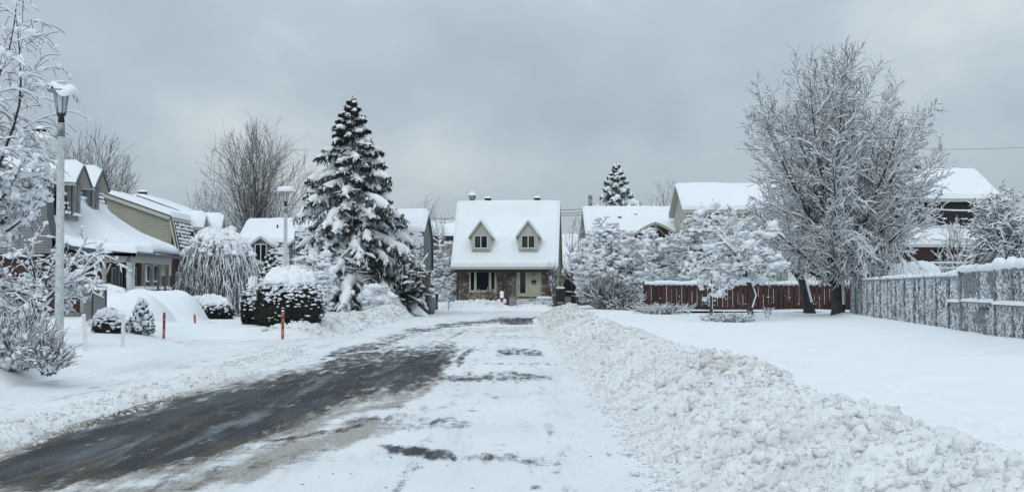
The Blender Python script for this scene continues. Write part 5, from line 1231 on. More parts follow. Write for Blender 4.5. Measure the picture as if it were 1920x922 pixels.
# ---- beyond the end of the road
g1 = front_house('olive_garage', 'low olive grey shed at the left corner of the stone fronted house', 113.5, (826 - 960) / 23, (857 - 960) / 23, 5, 0, 2.0, 2.05, 2.3, 'olive_siding', 'olive_siding', [], 45, trim='dark', wins=False, cat='shed', snow=.1, lowm='olive_siding')
k1 = front_house('distant_white_roof_house', 'distant house with plain white roof seen left of the stone fronted house', 140, (790 - 960) / 18.5, (870 - 960) / 18.5, 9, 0, 6.3, 6.9, 8.4, 'tan_siding', 'tan_siding', [], 46, trim='dark', lowm='shingle')
g2 = front_house('tan_bungalow', 'low tan bungalow with dark arched window and white roof right of the stone fronted house', 122, (1050 - 960) / 21.3, (1120 - 960) / 21.3, 9, 0, 2.7, 3.0, 6.4, 'tan_siding', 'tan_siding', [], 47, trim='dark', wins=False, lowm='tan_siding')
aw = MB(); n = 12; aw.prism([(-.9 + .42 * math.cos(t * math.pi / n) , 1.95 + .42 * math.sin(t * math.pi / n)) for t in range(n + 1)] + [(-1.32, .9), (-.48, .9)], .22, .29); aw.build('arched_window', M['black'], g2)
dd = MB().box((.55, .2, .2), (1.6, .29, 2.3)).build('door', M['black'], g2); MB().box((.8, .17, .5), (1.3, .195, 2.1)).build('door_trim', M['greypost'], g2); MB().box((.86, .15, .56), (1.24, .168, 2.04)).build('pane', M['glass'], g2)
def plain_house(name, label, Y0, px0, px1, D, ze, zp, wall, seed, rz=0, trim='fascia', extra=None, base='brick'):
    s = F / Y0; x0, x1 = (px0 - 960) / s, (px1 - 960) / s; cx = (x0 + x1) / 2; h = empty(name, (cx, Y0, 0), label, 'house', rz=rz); a, b_ = x0 - cx, x1 - cx
    prof = [(0, ze), (D / 2, zp), (D, ze)]; rf = slab(prof, a, b_, .2, 'roof', M[trim], h); roof_snow(prof, a, b_, .24, rf, seed, over=.03)
    MB().box((a, -.05, ze - .26), (b_, -.01, ze - .02)).build('fascia', M[trim], rf)
    lap_front(a + .4, b_ - .4, .6, .2, ze - .1, .16, 'wall', M[wall], h)
    for xx, o in ((a + .4, -1), (b_ - .4, 1)): lap_gable([(y, z - .1) for y, z in prof], xx, .2, .16, o, 'gable_wall', M[wall], h, ymin=.6, ymax=D - .5)
    MB().box((a + .1, -.0, ze - .27), (b_ - .1, .6, ze - .23)).build('soffit', M['cream_siding'], rf)
    return h, a, b_
hh, a, b_ = plain_house('cream_bungalow', 'cream bungalow with arched timber porch gable above the lilacs', 112, 1098, 1290, 9, 6.0 - .0, 8.35, 'cream_siding', 51)
s = F / 112; gx = (1228 - 960) / s - hh.location.x; gz = 6.0
arch = []
for k in range(9): t = -1 + k / 4; arch.append((gx + t * 1.6, gz - .05 + .85 * (1 - abs(t) ** 1.3) ** .9 * 1.0))
gab = MB(); gab.prism(arch + [(gx + 1.6, gz - .3), (gx - 1.6, gz - .3)], -.55, 2.4); gp = gab.build('porch_gable', M['dark'], hh)
for k in range(8): MB().bar((arch[k][0], -.6, arch[k][1]), (arch[k + 1][0], -.6, arch[k + 1][1]), .08, .2).build('arch_board', M['fascia'], gp)
pts = np.array([[[x, y, z + .12] for x, z in arch] for y in np.linspace(-.6, 2.5, 6)]); pts[1:, :, 2] += .06; link('snow_cover', npmesh('snow', pts.reshape(-1, 3), grid_faces(6, 9), True), M['snow'], gp)
for sg in (-1, 1): MB().bar((gx, -.58, gz + .6), (gx + sg * .8, -.58, gz - .2), .09).build('brace', M['soffit'], gp)
MB().bar((gx, -.58, gz + .7), (gx, -.58, gz - .25), .1).build('brace', M['soffit'], gp)
window(gx - .5, gx + .5, 3.9, 5.4, .58, hh, 2); window(gx + 1.6, gx + 2.4, 4.2, 5.2, .58, hh, 1)
cp = (1113 - 960) / s - hh.location.x; MB().box((cp - .16, 4.4, 7.9), (cp + .16, 4.8, 9.4)).build('chimney', M['galv'], hh)
for px in (1166, 1198): x = (px - 960) / s - hh.location.x; MB().lathe([(.12, 0), (.12, .3), (.16, .32), (.16, .4)], (x, 2.8 if px == 1198 else 2.2, 7.35 if px == 1198 else 7.1), 8).build('roof_vent', M['galv'], hh)
hi, a, b_ = plain_house('tall_cream_house', 'taller cream sided house with high white roof left of the huge bare tree', 104, 1281, 1490, 9.5, 7.5, 9.7, 'cream_siding', 53)
s = F / 104; xw = (1338 - 960) / s - hi.location.x; window(xw - .45, xw + .6, 6.0, 7.2, .58, hi, 2, fm='dark'); MB().box((xw - .6, .45, 7.2), (xw + .8, .6, 7.3)).build('lintel', M['cream'], hi)
MB().tube([((1292 - 960) / s - hi.location.x, .5, 7.1), ((1292 - 960) / s - hi.location.x, .5, 1)], .06, 6).build('downpipe', M['cream'], hi); MB().lathe([(.1, 0), (.1, .35)], (.6, 2.6, 8.4), 8).build('roof_vent', M['galv'], hi)
lowr = [(-1.5, 3.4), (.55, 3.9)]; lr = slab(lowr, a + 1, b_ + 3, .15, 'porch_roof', M['fascia'], hi); roof_snow(lowr, a + 1, b_ + 3, .25, lr, 5)
# dark house behind the mesh fence
def house_j():
    Y0 = 82; s = F / Y0; x0, x1 = (1690 - 960) / s, (1882 - 960) / s; cx = (x0 + x1) / 2; h = empty('dark_shingled_house', (cx, Y0, 0), 'house with near black shingled upper wall and white roof behind the mesh fence', 'house'); a, b_ = x0 - cx, x1 - cx
    def Z(py): return CAM_H + (540 - py) / s
    ze = Z(372); prof = [(0, ze), (4.8, Z(318) + .35), (9.5, ze)]; rf = slab(prof, a, b_, .2, 'roof', M['fascia'], h); roof_snow(prof, a, b_, .26, rf, 61, over=.03)
    MB().box((a + .3, .25, .2), (b_ - .3, 9, ze - .1)).build('wall', M['shingle'], h)
    xr = (1835 - 960) / s - cx
    shingle_rows(a + .4, b_ - .4, [(.20, Z(455)), (.45, ze - .15)], .20, h, 6, cover=.16)
    pr = [(-2.2, Z(460)), (.3, Z(432))]; pf = slab(pr, a - .6, xr - .2, .16, 'porch_roof', M['white'], h); roof_snow(pr, a - .6, xr - .2, .3, pf, 63)
    window((1755 - 960) / s - cx, (1790 - 960) / s - cx, Z(505), Z(468), .24, h, 1, .08, 'white', 'glass')
    MB().box((a + .35, .18, .2), (b_ - .35, .245, Z(460))).build('brick_base', M['brick'], h)
    tr = MB(); tr.box((.35 + a, .15, Z(455)), (.47 + a, .19, Z(378))); tr.box(((1738-960)/s-cx, .05, Z(418)), ((1746-960)/s-cx, .18, Z(395))); tr.build('corner_board', M['white'], h)
    ch = MB(); c = ((1766 - 960) / s - cx, 4.6, Z(322)); ch.lathe([(.16, -.4), (.16, .3), (.32, .32), (.32, .55), (.2, .6), (.2, .75)], c, 10); ch.build('chimney_cap', M['black'], h)
    # snow capped lines strung across the yard
    return h
house_j()
# ------------------------------------------------------------------ fences
def picket_fence():
    Y0 = 82.0; s = F / Y0; x0, x1 = (1212 - 960) / s, (1594 - 960) / s
    f = empty('wooden_fence', (x0, Y0, .2), 'red brown vertical board fence with a thick ridge of snow along its top', 'fence'); W_ = x1 - x0; rng = random.Random(3)
    n = 40; w = W_ / n; H = 1.62
    mb = MB(); mb.add([(0,0,0),(w*.84,0,0),(w*.84,0,H),(w*.70,0,H+.05),(w*.14,0,H+.05),(0,0,H),(0,.025,0),(w*.84,.025,0),(w*.84,.025,H),(w*.70,.025,H+.05),(w*.14,.025,H+.05),(0,.025,H)],
        [(0,1,2,3,4,5),(11,10,9,8,7,6),(0,5,11,6),(1,7,8,2),(2,8,9,3),(3,9,10,4),(4,10,11,5)]); me = mb.mesh('picket')
    for i in range(n):
        o = link('picket', me, M['fence'], f, loc=(i * w, rng.uniform(-.015, .015), rng.uniform(-.06, .05))); o.rotation_euler = (0, rng.uniform(-.012, .012), 0)
    mb2 = mb
    for i in range(9):      # boards on the back side, seen through the gaps
        pass
    for z in (.45, 1.25): MB().box((0, .04, z), (W_, .085, z + .09)).build('rail', M['fence'], f)
    MB().box((0, .09, .0), (W_, .11, 1.5)).build('back_board', M['dark'], f)
    for i in range(7): x = i * W_ / 6; MB().box((x - .05, .115, -.1), (x + .05, .2, 1.7)).build('fence_post', M['fence'], f)
    # side return
    for i in range(6): o = link('picket', me, M['fence'], f, loc=(0, .1 + i * w, 0)); o.rotation_euler = (0, 0, R(90))
    k = 90; xs = np.linspace(-.1, W_ + .1, k); r = .10 + .05 * fbm(xs * 1.5, xs * 0, 3, 5); nn = fbm(xs * 2.4, xs * 0 + 4, 3, 9)
    Pn = np.stack([xs, np.full(k, .05), np.full(k, H + .09) + .08 * (nn - .5)], -1)[None]; V, Fc = tubes(Pn, (r * (.8 + .5 * nn))[None], 8); link('snow_cap', npmesh('snow', V, Fc, True), M['snow'], f)
    rng2 = rng_(8); m = 60; xx = rng2.integers(0, n, m) * w - w * .08; q = []; 
    Pn = np.stack([np.stack([xx, np.full(m, -.01), z], -1) for z in (rng2.uniform(.2, .9, m), rng2.uniform(1.0, 1.5, m))], 1); V, Fc = tubes(Pn, rng2.uniform(.004, .013, (m, 2)), 4); o = link('snow_streak', npmesh('streak', V, Fc, True), M['tsnow'], f); o['kind'] = 'stuff'
    m = 40; bx = rng2.uniform(0, W_, m); V, Fc = blobs(rng2, np.stack([bx, np.full(m, -.03), np.where(rng2.uniform(0, 1, m) < .6, .85, .45) + rng2.normal(0, .05, m)], -1), rng2.uniform(.02, .055, m), (1.2, .6, .7), .3, ICO1); link('snow_spot', npmesh('spot', V, Fc, True), M['tsnow'], f)
    # narrow second leg left of the trunk already hidden by the lilacs
picket_fence()
def mesh_fence():
    A = Vector((16.9, 69.0, .22)); B = Vector((11.35, 27.5, .22)); d = (B - A); L = d.length; ang = math.atan2(d.y, d.x)
    # gate interval (distance from A)
    def at_px(px):
        t = (px - 960) / F; u = (A.x - t * A.y) / (t * d.y - d.x); return u * L
    g0, g1 = at_px(1803), at_px(1869); e1 = at_px(1782)
    def part_fence(a0, a1, label, nposts, seed, name='mesh_fence', H=1.72, cat='fence', capr=.10, slat=True):
        root = empty(name, tuple(A + d.normalized() * a0), label, cat, rz=ang); W_ = a1 - a0; rng = rng_(seed)
        if slat:
            n = int(W_ / .085); xs = (np.arange(n) + .5) * W_ / n; mb = MB()
            for i, x in enumerate(xs):
                yo = rng.uniform(-.012, .012); hh = H - rng.uniform(.0, .05); mb.box((x - .036, yo - .006, .0), (x + .036, yo + .006, hh))
            o = mb.build('privacy_slats', M['slat'], root); o['kind'] = 'stuff'
            nz = 44; mb = MB()
            for k in range(nz): z = .02 + k * (H - .04) / nz; mb.box((0, -.026, z), (W_, -.018, z + .014))
            mb.build('wire_rows', M['mesh'], root)['kind'] = 'stuff'
        # snow plastered into the mesh: ragged flakes
        m = int(W_ * 420); X = rng.uniform(0, W_, m); Zz = rng.uniform(.02, H - .02, m); keep = fbm(X * 2.2, Zz * 2.2, 4, seed) > rng.uniform(.30, .58, m); X = X[keep]; Zz = Zz[keep]
        V, Fc = blobs(rng, np.stack([X, np.full(len(X), -.035), Zz], -1), rng.uniform(.008, .024, len(X)), (.9, .5, 1.5), .4, ICO1); link('snow_flakes', npmesh('flakes', V, Fc, True), M['tsnow'], root)['kind'] = 'stuff'
        for i in range(nposts + 1):
            x = i * W_ / nposts; MB().tube([(x, -.06, -.2), (x, -.06, H + .1)], .035, 8).build('post', M['galv'], root)
        MB().tube([(0, -.05, H), (W_, -.05, H)], .025, 8).build('top_rail', M['galv'], root)
        k = max(30, int(W_ / .12)); xs = np.linspace(0, W_, k); ph = (xs / (W_ / (nposts * 1.0)) * 1.0) % 1.0 if slat else xs * 0
        sc = np.abs(np.sin(np.pi * xs / 1.15)) ** .5; nn = fbm(xs * 2.1, xs * 0 + 2, 3, seed + 2); r = capr * (.35 + .75 * sc * nn * 1.6) if slat else capr * (.7 + .7 * nn)
        Pn = np.stack([xs, np.full(k, -.02), H + .03 + r * .6], -1)[None]; V, Fc = tubes(Pn, r[None], 8); link('snow_cap', npmesh('cap', V, Fc, True), M['snow'], root)
        return root, W_, H
    part_fence(0, e1, 'long chain mesh fence with slats plastered in snow, scalloped snow along the top', 12, 91, capr=.075)
    r2, W2, H2 = part_fence(e1, g0, 'short mesh panel left of the gate with a snowy middle rail', 1, 92, capr=.12)
    MB().tube([(0, -.07, .95), (W2, -.07, .95)], .03, 6).build('middle_rail', M['galv'], r2); snow_pad(0, W2, -.15, .0, .97, .09, r2, seed=2)
    # gate leaves: open diamond mesh on tube frames
    def diamonds(root, x0, x1, z0, z1, y=0, step=.085, rad=.0055):
        mb = MB(); w, h = x1 - x0, z1 - z0; k = -h
        while k < w:
            for sg in (1, -1):
                a = max(0, -k); b_ = min(h, w - k)
                if b_ > a + .02:
                    za, zb = (z0 + a, z0 + b_) if sg > 0 else (z1 - a, z1 - b_)
                    mb.bar((x0 + k + a, y, za), (x0 + k + b_, y + .002, zb), rad * 2.6)
            k += step
        o = mb.build('wire_mesh', M['galv'], root); o['kind'] = 'stuff'
    def leaf(a0, a1, label, seed, H=1.85, group='tube framed gate leaves', swing=0):
        root = empty('mesh_gate', tuple(A + d.normalized() * a0), label, 'gate', group, rz=ang + swing); W_ = a1 - a0; rng = rng_(seed)
        fr = MB(); fr.tube([(.03, 0, 0.02), (.03, 0, H), (W_ - .03, 0, H), (W_ - .03, 0, .02)], .036, 8); fr.build('frame', M['galv'], root)
        MB().tube([(.03, 0, .98), (W_ - .03, 0, .98)], .026, 8).build('middle_rail', M['galv'], root); snow_pad(.02, W_ - .02, -.07, .07, 1.0, .10, root, seed=seed)
        diamonds(root, .05, W_ - .05, .05, H - .05, 0, .078)
        m = int(W_ * 1100); X = rng.uniform(.05, W_ - .05, m); Z = rng.uniform(.05, H - .05, m); keep = fbm(X * 1.6 + seed, Z * 1.8, 4, seed) > .47 + .07 * (Z > 1) ; X = X[keep]; Z = Z[keep]
        V, Fc = blobs(rng, np.stack([X, np.full(len(X), .01), Z], -1), rng.uniform(.012, .034, len(X)), (1, .5, 1.3), .35, ICO1); link('snow_flakes', npmesh('flakes', V, Fc, True), M['tsnow'], root)['kind'] = 'stuff'
        k = 30; xs = np.linspace(0, W_, k); nn = fbm(xs * 1.8, xs * 0 + 2, 3, seed + 2); r = .09 * (.8 + .6 * nn)
        Pn = np.stack([xs, np.full(k, 0), H + .02 + r * .6], -1)[None]; V, Fc = tubes(Pn, r[None], 8); link('snow_cap', npmesh('cap', V, Fc, True), M['snow'], root)
        return root
    gm = at_px(1836)
    l1 = leaf(g0 + .03, gm - .02, 'far leaf of the wire mesh double gate, thick snow roll on top', 93)
    l2 = leaf(gm + .02, g1 - .03, 'near leaf of the wire mesh double gate with a dark latch', 94)
    MB().box((.3, -.06, .80), (1.3, -.02, .86)).build('latch', M['black'], l2)
    for x, lb in ((g0, 'steel gate post at the far side of the mesh gate'), (g1, 'thick steel gate post at the near side of the mesh gate')):
        p = A + d.normalized() * x; pr = empty('gate_post', (p.x, p.y, .1), lb, 'post', 'gate posts'); MB().tube([(0, 0, 0), (0, 0, 2.0)], .05, 8).build('shaft', M['galv'], pr); V, Fc = blobs(rng_(int(x)), np.array([[0, 0, 2.05]]), np.array([.13]), (1, 1, .8), .1, ICO2); link('snow_cap', npmesh('cap', V, Fc, True), M['snow'], pr)
    r3, W3, H3 = part_fence(g1, L, 'snow caked mesh fence right of the gate at the picture edge', 4, 95, capr=.14, H=1.85)
    MB().tube([(0, -.07, .95), (W3, -.07, .95)], .03, 6).build('middle_rail', M['galv'], r3); snow_pad(0, W3, -.15, .0, .97, .10, r3, seed=2)
    for i in range(3): x = W3 * (i + .5) / 3; V, Fc = blobs(rng_(i + 3), np.array([[x, 0, H3 + .15]]), np.array([.14]), (1, 1, .9), .15, ICO2)
mesh_fence()
# balcony / deck lines with snow in the yard behind the mesh fence
def yard_bits():
    Y = 74; s = F / Y
    r = empty('deck_railing', ((1780 - 960) / s, Y, 0), 'white snow covered deck rails in the yard behind the mesh fence', 'railing')
    for py in (492, 502, 512): z = CAM_H + (540 - py) / s; b = MB().box((-1.1, -.04, z - .06), (1.3, .04, z)); rr = b.build('rail', M['white'], r); snow_pad(-1.1, 1.3, -.06, .06, z, .05, rr)
    for x in (-1.0, .2, 1.2): MB().box((x - .05, .045, .2), (x + .05, .13, CAM_H + 48 / s)).build('post', M['white'], r)
    # snow covered shed roof
    sx = (1712 - 960) / s; h = empty('garden_shed', (sx, Y - 1.5, 0), 'small shed under a deep block of snow behind the mesh fence', 'shed'); MB().box((-1.1, 0, 0), (1.0, 2, 2.1)).build('wall', M['greypost'], h); snow_pad(-1.25, 1.1, -.2, 2.2, 2.1, .85, h, name='snow_cap', seed=3)
    # heavy cables sagging with snow
    for (pa, pb, Yc, lb) in (((1700, 388), (1850, 395), 76, 'upper snow covered cable across the dark shingled wall'), ((1688, 420), (1860, 426), 76, 'middle snow covered cable across the dark shingled wall'), ((1745, 448), (1850, 452), 76, 'lowest snow covered cable across the dark shingled wall')):
        a = P(pa[0], pa[1], Yc); b_ = P(pb[0], pb[1], Yc); n = 14; pts = [a.lerp(b_, k / n) + Vector((0, 0, -.10 * math.sin(math.pi * k / n))) for k in range(n + 1)]
        root = empty('cable', tuple(a), lb, 'cable', 'snow covered cables by the dark house'); pts = [p - a for p in pts]; MB().tube(pts, .02, 5).build('wire', M['wire'], root); MB().tube([p + Vector((0, 0, .04)) for p in pts], .045, 6).build('snow_cover', M['tsnow'], root, True)
yard_bits()
def wires():
    for i, (a, b_, lb) in enumerate((((815, 409, 128), (852, 408, 128), 'overhead cable left of the stone fronted house, upper'), ((815, 416, 128), (852, 415, 128), 'overhead cable left of the stone fronted house, lower'),
        ((1048, 394, 128), (1130, 386, 128), 'top overhead cable right of the stone fronted house'), ((1048, 400, 128), (1130, 392, 128), 'middle overhead cable right of the stone fronted house'), ((1048, 404, 128), (1130, 398, 128), 'bottom overhead cable right of the stone fronted house'),
        ((1700, 279, 110), (1930, 276, 110), 'thin overhead wire crossing the sky right of the huge tree'))):
        p = P(*a); q = P(*b_); q2 = q - p; n = 8; o = MB().tube([q2 * (k / n) + Vector((0, 0, -.1 * math.sin(math.pi * k / n))) for k in range(n + 1)], .022 if i < 5 else .012, 4).build('overhead_cable', M['wire'], loc=tuple(p)); tag(o, lb, 'cable', 'overhead cables')
wires()

# ------------------------------------------------------------------ lamp posts
def lamp(px, Y, label, seed, top=5.1, cap_tilt=0):
    x = (px - 960) * Y / F; r = empty('street_lamp', (x, Y, .1), label, 'street lamp', 'grey street lamps along the left verge'); H = top - .1
    MB().lathe([(.085, 0), (.082, .3), (.062, H - .85)], (0, 0, 0), 14).build('pole', M['pole'], r, True)
    MB().lathe([(.066, H - .85), (.066, H - .62), (.05, H - .61), (.05, H - .56)], (0, 0, 0), 12).build('collar', M['galv'], r, True)
    bk = MB().lathe([(.06, H - .60), (.055, H - .50), (.09, H - .44)], (0, 0, 0), 12).build('socket', M['black'], r, True)
    MB().lathe([(.065, H - .44), (.12, H - .10), (.125, H - .08)], (0, 0, 0), 10).build('lens', M['lens'], r, False)
    rb = MB()
    for k in range(6): a = k * math.pi / 3; rb.bar((.08 * math.cos(a), .08 * math.sin(a), H - .44), (.13 * math.cos(a), .13 * math.sin(a), H - .08), .014)
    rb.build('rib', M['galv'], r)
    MB().lathe([(.05, H - .10), (.24, H - .06), (.25, H - .04), (.1, H - .0)], (0, 0, 0), 16).build('shade', M['galv'], r, True)
    n = 24; V = []
    rng = rng_(seed); ths = np.linspace(0, 2 * math.pi, 25); rr = np.linspace(0, 1, 9); TT, RR = np.meshgrid(ths, rr)
    rad = (.27 if cap_tilt else .33) * (1 + (.10 if cap_tilt else .03) * np.sin(TT * 2 + seed) + .06 * np.sin(TT * 5)); Z = H + (.10 if cap_tilt else .15) * np.sqrt(np.clip(1 - RR ** 4, 0, 1)) - .05 + (.06 * np.sin(TT * 3 + seed) * RR) * cap_tilt - cap_tilt * .10 * RR ** 3 * np.cos(TT)
    S = np.stack([np.cos(TT) * RR * rad + .03 * cap_tilt * 2, np.sin(TT) * RR * rad, Z], -1); bot = S[-1:].copy(); bot[..., 2] -= .05; bot[..., :2] *= .9; S = np.concatenate([S, bot], 0)
    link('snow_cap', npmesh('cap', S.reshape(-1, 3), grid_faces(10, 25), True), M['snow'], r)
    ic = MB()
    if cap_tilt:
        for (a, l) in ((.29, .24), (.25, .12), (-.27, .16)): ic.tube([(a, -.1, H - .06), (a - .02, -.1, H - .06 - l)], [.018, .003], 5)
        ic.build('icicle', M['tsnow'], r)
    return r
lamp(112, 24.4, 'near grey street lamp with tilted snow cap, standing behind the corner shrub', 3, 5.12, 1)
lamp(535, 49, 'far grey street lamp with flat round snow cap, left of the tall spruce', 4, 5.1, 0)

# ------------------------------------------------------------------ snow stakes
def stake(px, pyb, Y, h, m, label, tilt, wr=False, w=.075):
    b = P(px, pyb, Y); r = empty('snow_stake', (b.x, Y, b.z - .12), label, 'snow stake', 'driveway snow stakes'); r.rotation_euler = (0, tilt, 0)
    mb = MB(); mb.box((-w / 2, -.012, 0), (w / 2, .012, h)); mb.build('board', M[m], r)
    sn = snow_pad(-w / 2, w / 2, -.03, .03, h, .04, r)
    if wr:       # dark vertical lettering on the board, turned on its side
        g = MB(); z = .28
        for k in range(3):
            z0 = .30 + k * .14
            if z0 + .1 > h: break
            g.box((-.028, -.0165, z0), (.028, -.0125, z0 + .018)); g.box((-.028, -.0165, z0 + .07), (.028, -.0125, z0 + .088)); g.box((-.028, -.0165, z0 + .018), (-.012, -.0125, z0 + .07)); g.box((.004, -.0165, z0 + .035), (.028, -.0125, z0 + .055))
        g.build('lettering', M['black'], r)
    return r
stake(161, 668, 27.6, .93, 'pinkish', 'frost coated pinkish stake nearest the front lamp post, leaning left', R(-3))
stake(229, 657, 30.3, .90, 'pinkish', 'straight frost coated stake between the small round bush and the young spruce', R(1.5))
stake(307, 627, 39.8, .76, 'orange', 'orange stake with black marks standing alone right of the young spruce', R(1.0), True)
stake(367, 613, 45, .55, 'orange', 'short tilted orange stake below the low clipped hedge', R(-5), w=.07)
stake(530, 628, 40.5, .82, 'orange', 'orange stake with white marks in front of the broad round yew', R(0), True, w=.085)
stake(460, 0 + 588, 60, .5, 'white', 'thin white stake by the shrubs left of the broad yew', R(4), w=.05)
stake(655, 590, 72, .75, 'white', 'white stake at the foot of the tall spruce', R(-6), w=.12)
stake(841, 580, 97, .75, 'white', 'white post by the left corner of the front snow heap', 0, w=.12)
stake(971, 577, 98, .6, 'white', 'slim pale stake in front of the steps of the stone fronted house', 0, w=.05)
stake(1100, 575, 97, 1.1, 'brush', 'wooden stick leaning beside the dark bin', R(-12), w=.06)

# ------------------------------------------------------------------ smaller things
def mound(name, px, py, Y, rx, ry, h, label, seed):
    b = P(px, py, Y); nu, nv = 40, 40; X, Yy = np.meshgrid(np.linspace(-1, 1, nu), np.linspace(-1, 1, nv)); q = np.clip(1 - (np.abs(X) ** 2.4 + np.abs(Yy) ** 2.4), 0, 1)
    Z = h * (q * q * (3 - 2 * q)) ** .62 * (.72 + .56 * fbm(X * 1.5 + seed, Yy * 1.5, 4, seed)); o = link(name, npmesh(name, np.stack([X * rx, Yy * ry, Z], -1).reshape(-1, 3), grid_faces(nv, nu), True), M['snow'], loc=(b.x, Y, max(.1, b.z))); tag(o, label, 'snow mound'); return o
mound('snow_mound', 240, 610, 46.5, 1.6, 1.7, 1.05, 'big smooth mound of snow before the covered furniture on the porch', 1)
mound('snow_mound', 298, 600, 48.8, 1.7, 1.6, 1.1, 'broad smooth mound of snow below the porch railing', 2)
mound('snow_mound', 500, 606, 58.5, .5, .6, .45, 'small snow hump at the left foot of the broad yew', 4)
mound('snow_mound', 215, 620, 43, 1.3, 1.1, .6, 'low snow hump behind the little round bush', 5)
def furniture():
    b = P(212, 545, 50.6); r = empty('covered_barbecue', (b.x, 50.6, .62), 'barbecue under a sagging cover heaped with snow on the porch', 'barbecue'); r.scale = (.78, .78, .78)
    MB().prism([(-.62, 0.1), (.55, .1), (.62, .75), (.5, 1.05), (-.3, 1.28), (-.6, 1.1)], -.3, .3).build('cover', M['tarp'], r)
    nu, nv = 26, 10; X, Yy = np.meshgrid(np.linspace(-.68, .72, nu), np.linspace(-.36, .36, nv)); top = np.interp(X, [-.68, -.6, -.3, .5, .68, .72], [.8, 1.12, 1.30, 1.08, .8, .6]); e = np.clip((1 - np.abs(Yy / .36)) * 3, 0, 1); Z = top + .17 * np.sqrt(e) * (.6 + .8 * fbm(X * 3, Yy * 3, 2, 4)) - .25 * (1 - e)
    link('snow_cover', npmesh('snow', np.stack([X, Yy, Z], -1).reshape(-1, 3), grid_faces(nv, nu), True), M['snow'], r)
    for sx in (-.5, .45): MB().box((sx, -.2, 0), (sx + .06, .2, .12)).build('leg', M['black'], r)
furniture()
def shelter():
    b = P(176, 602, 42); r = empty('shrub_shelter', (b.x, 42, b.z), 'grey board winter shelter around a shrub behind the front lamp post', 'shelter')
    MB().add([(-.30, -.1, 0), (.24, .3, 0), (.24, .3, 1.02), (-.30, -.1, .92), (-.26, -.15, 0), (.28, .25, 0), (.28, .25, 1.02), (-.26, -.15, .92)], [(0,1,2,3),(7,6,5,4),(0,4,5,1),(3,2,6,7),(0,3,7,4),(1,5,6,2)]).build('panel', M['tarp'], r)
    MB().box((.20, .24, 0), (.29, .34, 1.06)).build('stake', M['dark'], r); MB().bar((-.05, .0, 0), (-.05, .0, .95), .03).build('seam', M['dark'], r)
    snow_pad(-.38, .36, -.25, .42, .95, .18, r, seed=6)
shelter()
def steps_b():
    r = empty('wooden_stair_rail', (-14.9, 61.5, 0), 'brown stair handrails rising between the two left houses', 'handrail')
    for y in (0, 1.0):
        o = MB().bar((0, y, 1.95), (1.6, y, 1.15), .07).build('handrail', M['soffit'], r)
        for k in range(5): x = .1 + k * .35; MB().box((x, y - .02, .6), (x + .05, y + .02, 1.88 - x * .5)).build('baluster', M['greypost'], o)
    MB().box((1.5, -.06, .3), (1.62, 1.1, 1.2)).build('post', M['greypost'], r)
steps_b()
def bin_(px, pyb, Y, label, w=.6, h=1.05):
    b = P(px, pyb, Y); r = empty('wheelie_bin', (b.x, Y, max(0, b.z)), label, 'bin', 'dark wheeled bins')
    MB().add([(-w*.42,-.25,0),(w*.42,-.25,0),(w*.42,.25,0),(-w*.42,.25,0),(-w/2,-.32,h),(w/2,-.32,h),(w/2,.32,h),(-w/2,.32,h)], [(0,3,2,1),(4,5,6,7),(0,1,5,4),(1,2,6,5),(2,3,7,6),(3,0,4,7)]).build('body', M['bin'], r)
    MB().prism_x([(-.36, h), (.34, h), (.34, h + .09), (-.3, h + .05)], -w / 2 - .02, w / 2 + .02).build('lid', M['bin'], r); snow_pad(-w / 2, w / 2, -.34, .34, h + .09, .12, r)
    for sx in (-1, 1): MB().prism_x([(.2 + .1 * math.cos(t * .785), .1 + .1 * math.sin(t * .785)) for t in range(8)], sx * w * .43 - .03, sx * w * .43 + .03).build('wheel', M['black'], r)
bin_(1097, 572, 103, 'dark wheeled bin beside the leaning stick at the driveway', .85, 1.25)
bin_(812, 580, 96, 'dark wheeled bin by the slate and brick house corner', .7, 1.0)
def gatepost(px0, px1, pyt, pyb, Y, label):
    a = P(px0, pyb, Y); b_ = P(px1, pyt, Y); w = (b_.x - a.x) / 2; r = empty('dark_garden_gate', ((a.x + b_.x) / 2, Y, max(0, a.z)), label, 'gate'); H = b_.z - a.z
    for sx in (-w, w): MB().box((sx - .06, -.06, 0), (sx + .06, .06, H)).build('post', M['dark'], r)
    for k in range(5): x = -w + (k + .5) * 2 * w / 5; MB().box((x - .07, -.02, .15), (x + .07, .02, H - .1)).build('board', M['dark'], r)
    MB().box((-w + .06, -.05, .35), (w - .06, -.021, .5)).build('rail', M['plank'], r); snow_pad(-w - .08, w + .08, -.1, .1, H, .12, r)
gatepost(1043, 1058, 540, 578, 104.5, 'dark wooden gate at the right wall of the stone fronted house')
gatepost(1083, 1115, 538, 574, 106, 'dark fence panel behind the bin at the driveway')
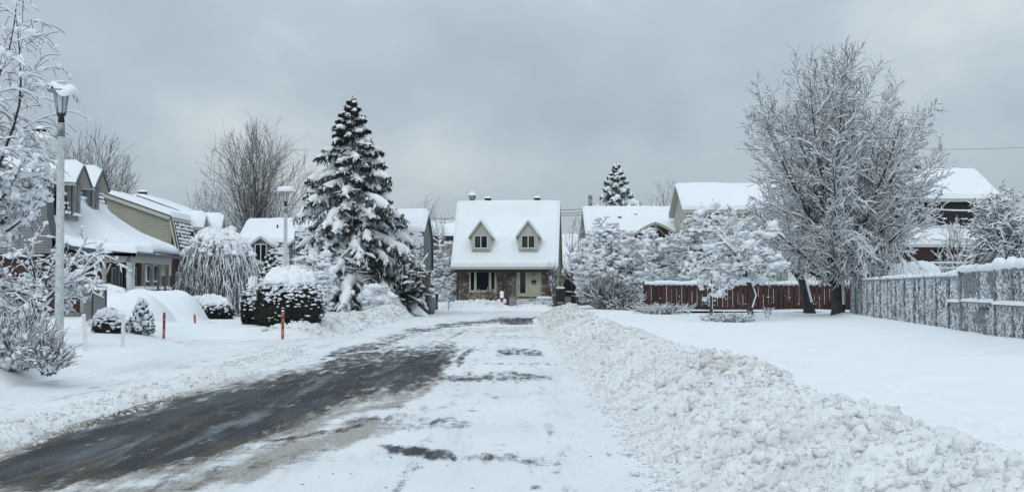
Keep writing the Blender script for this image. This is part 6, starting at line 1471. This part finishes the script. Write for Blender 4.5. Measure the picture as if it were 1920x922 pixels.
def ornaments():
    b = P(941, 562, 105.6); r = empty('lawn_ornament', (b.x, 105.6, .55), 'small red and white winter lawn ornament before the middle porch post', 'lawn ornament')
    MB().lathe([(.22, 0), (.22, .25), (.13, .45), (.1, .5)], (0, 0, 0), 10).build('body', M['red'], r, True); V, Fc = blobs(rng_(1), np.array([[0, 0, .62], [0, -.12, .40], [.2, -.08, .12], [-.2, -.1, .08]]), np.array([.19, .17, .15, .15]), (1, 1, 1), .1, ICO2); link('snow_cover', npmesh('s', V, Fc, True), M['tsnow'], r)
    b = P(1033, 530, 107.4); r = empty('hanging_ornament', (b.x + .02, 107.2, 1.4), 'red and white hanging ornament beside the right porch post', 'ornament')
    MB().lathe([(.05, 0), (.16, .2), (.13, .55), (.07, .9)], (0, 0, 0), 8).build('body', M['red'], r, True); V, Fc = blobs(rng_(2), np.array([[0, 0, .95], [.05, -.1, .1], [-.03, -.12, .45]]), np.array([.14, .15, .10]), (1, 1, 1.2), .1, ICO2); link('snow_cover', npmesh('s', V, Fc, True), M['tsnow'], r)
    b = P(922, 560, 106.4); stem_shrub((b.x - 1.0, 106.6, .5), 'dry tan ornamental grass below the bow window', 78, 90, .95, .55, .006, name='ornamental_grass', twigm='brush', clump=.02, cat='plant')
    stem_shrub((b.x - .1, 106.6, .5), 'dry tan ornamental grass right of the bow window', 79, 90, 1.05, .42, .006, name='ornamental_grass', twigm='brush', clump=.02, cat='plant')
    b = P(968, 560, 106); stem_shrub((b.x - .1, 106, .5), 'small tan twig bundle beside the front steps', 80, 40, .6, .35, .01, name='twig_bundle', twigm='brush', clump=.1, cat='plant')
    stem_shrub((P(1015, 570, 105).x, 104.6, .25), 'small snow crusted shrub right of the front steps', 77, 90, .55, .9, .03, clump=.6)
    # utility pole stub / dark trunk by the right corner
    b = P(1038, 585, 104); stem_shrub((b.x, 104.6, .1), 'upright vine covered with snow at the right corner of the stone fronted house', 176, 26, 3.0, .14, .02, name='climbing_vine', clump=.25, lean=.1, cat='plant')
    b = P(722, 588, 79); r = empty('yard_sign', (b.x, 79, .15), 'small blank white board standing in snow right of the tall spruce', 'board'); MB().box((-.2, 0, .15), (.2, .03, .75)).build('panel', M['white'], r); MB().box((-.28, 0, 0), (-.23, .03, .8)).build('post', M['orange'], r)
    b = P(790, 580, 92); r = empty('covered_planter', (-5.0, 85.5, 0), 'wrapped urn shaped plant standing at the corner of the slate and brick house', 'planter'); MB().lathe([(.2, 0), (.32, .4), (.34, .9), (.2, 1.35), (.08, 1.6)], (0, 0, 0), 12).build('wrap', M['tarp'], r, True); V, Fc = blobs(rng_(3), np.array([[0, 0, 1.5], [.1, -.1, 1.1]]), np.array([.2, .2]), (1, 1, .8), .1, ICO2); link('snow_cover', npmesh('s', V, Fc, True), M['tsnow'], r)
ornaments()

# loose snow and leaves that nobody could count
for o in bpy.data.objects:
    if o.parent and o.type == 'MESH' and o.name.split('.')[0] in ('snow_cover', 'foliage') and o.parent.get('category') in ('tree', 'bush', 'shrub', 'plant', 'spruce tree', 'small spruce', 'evergreen bush', 'weeping tree', 'pine shrub'):
        o['kind'] = 'stuff'
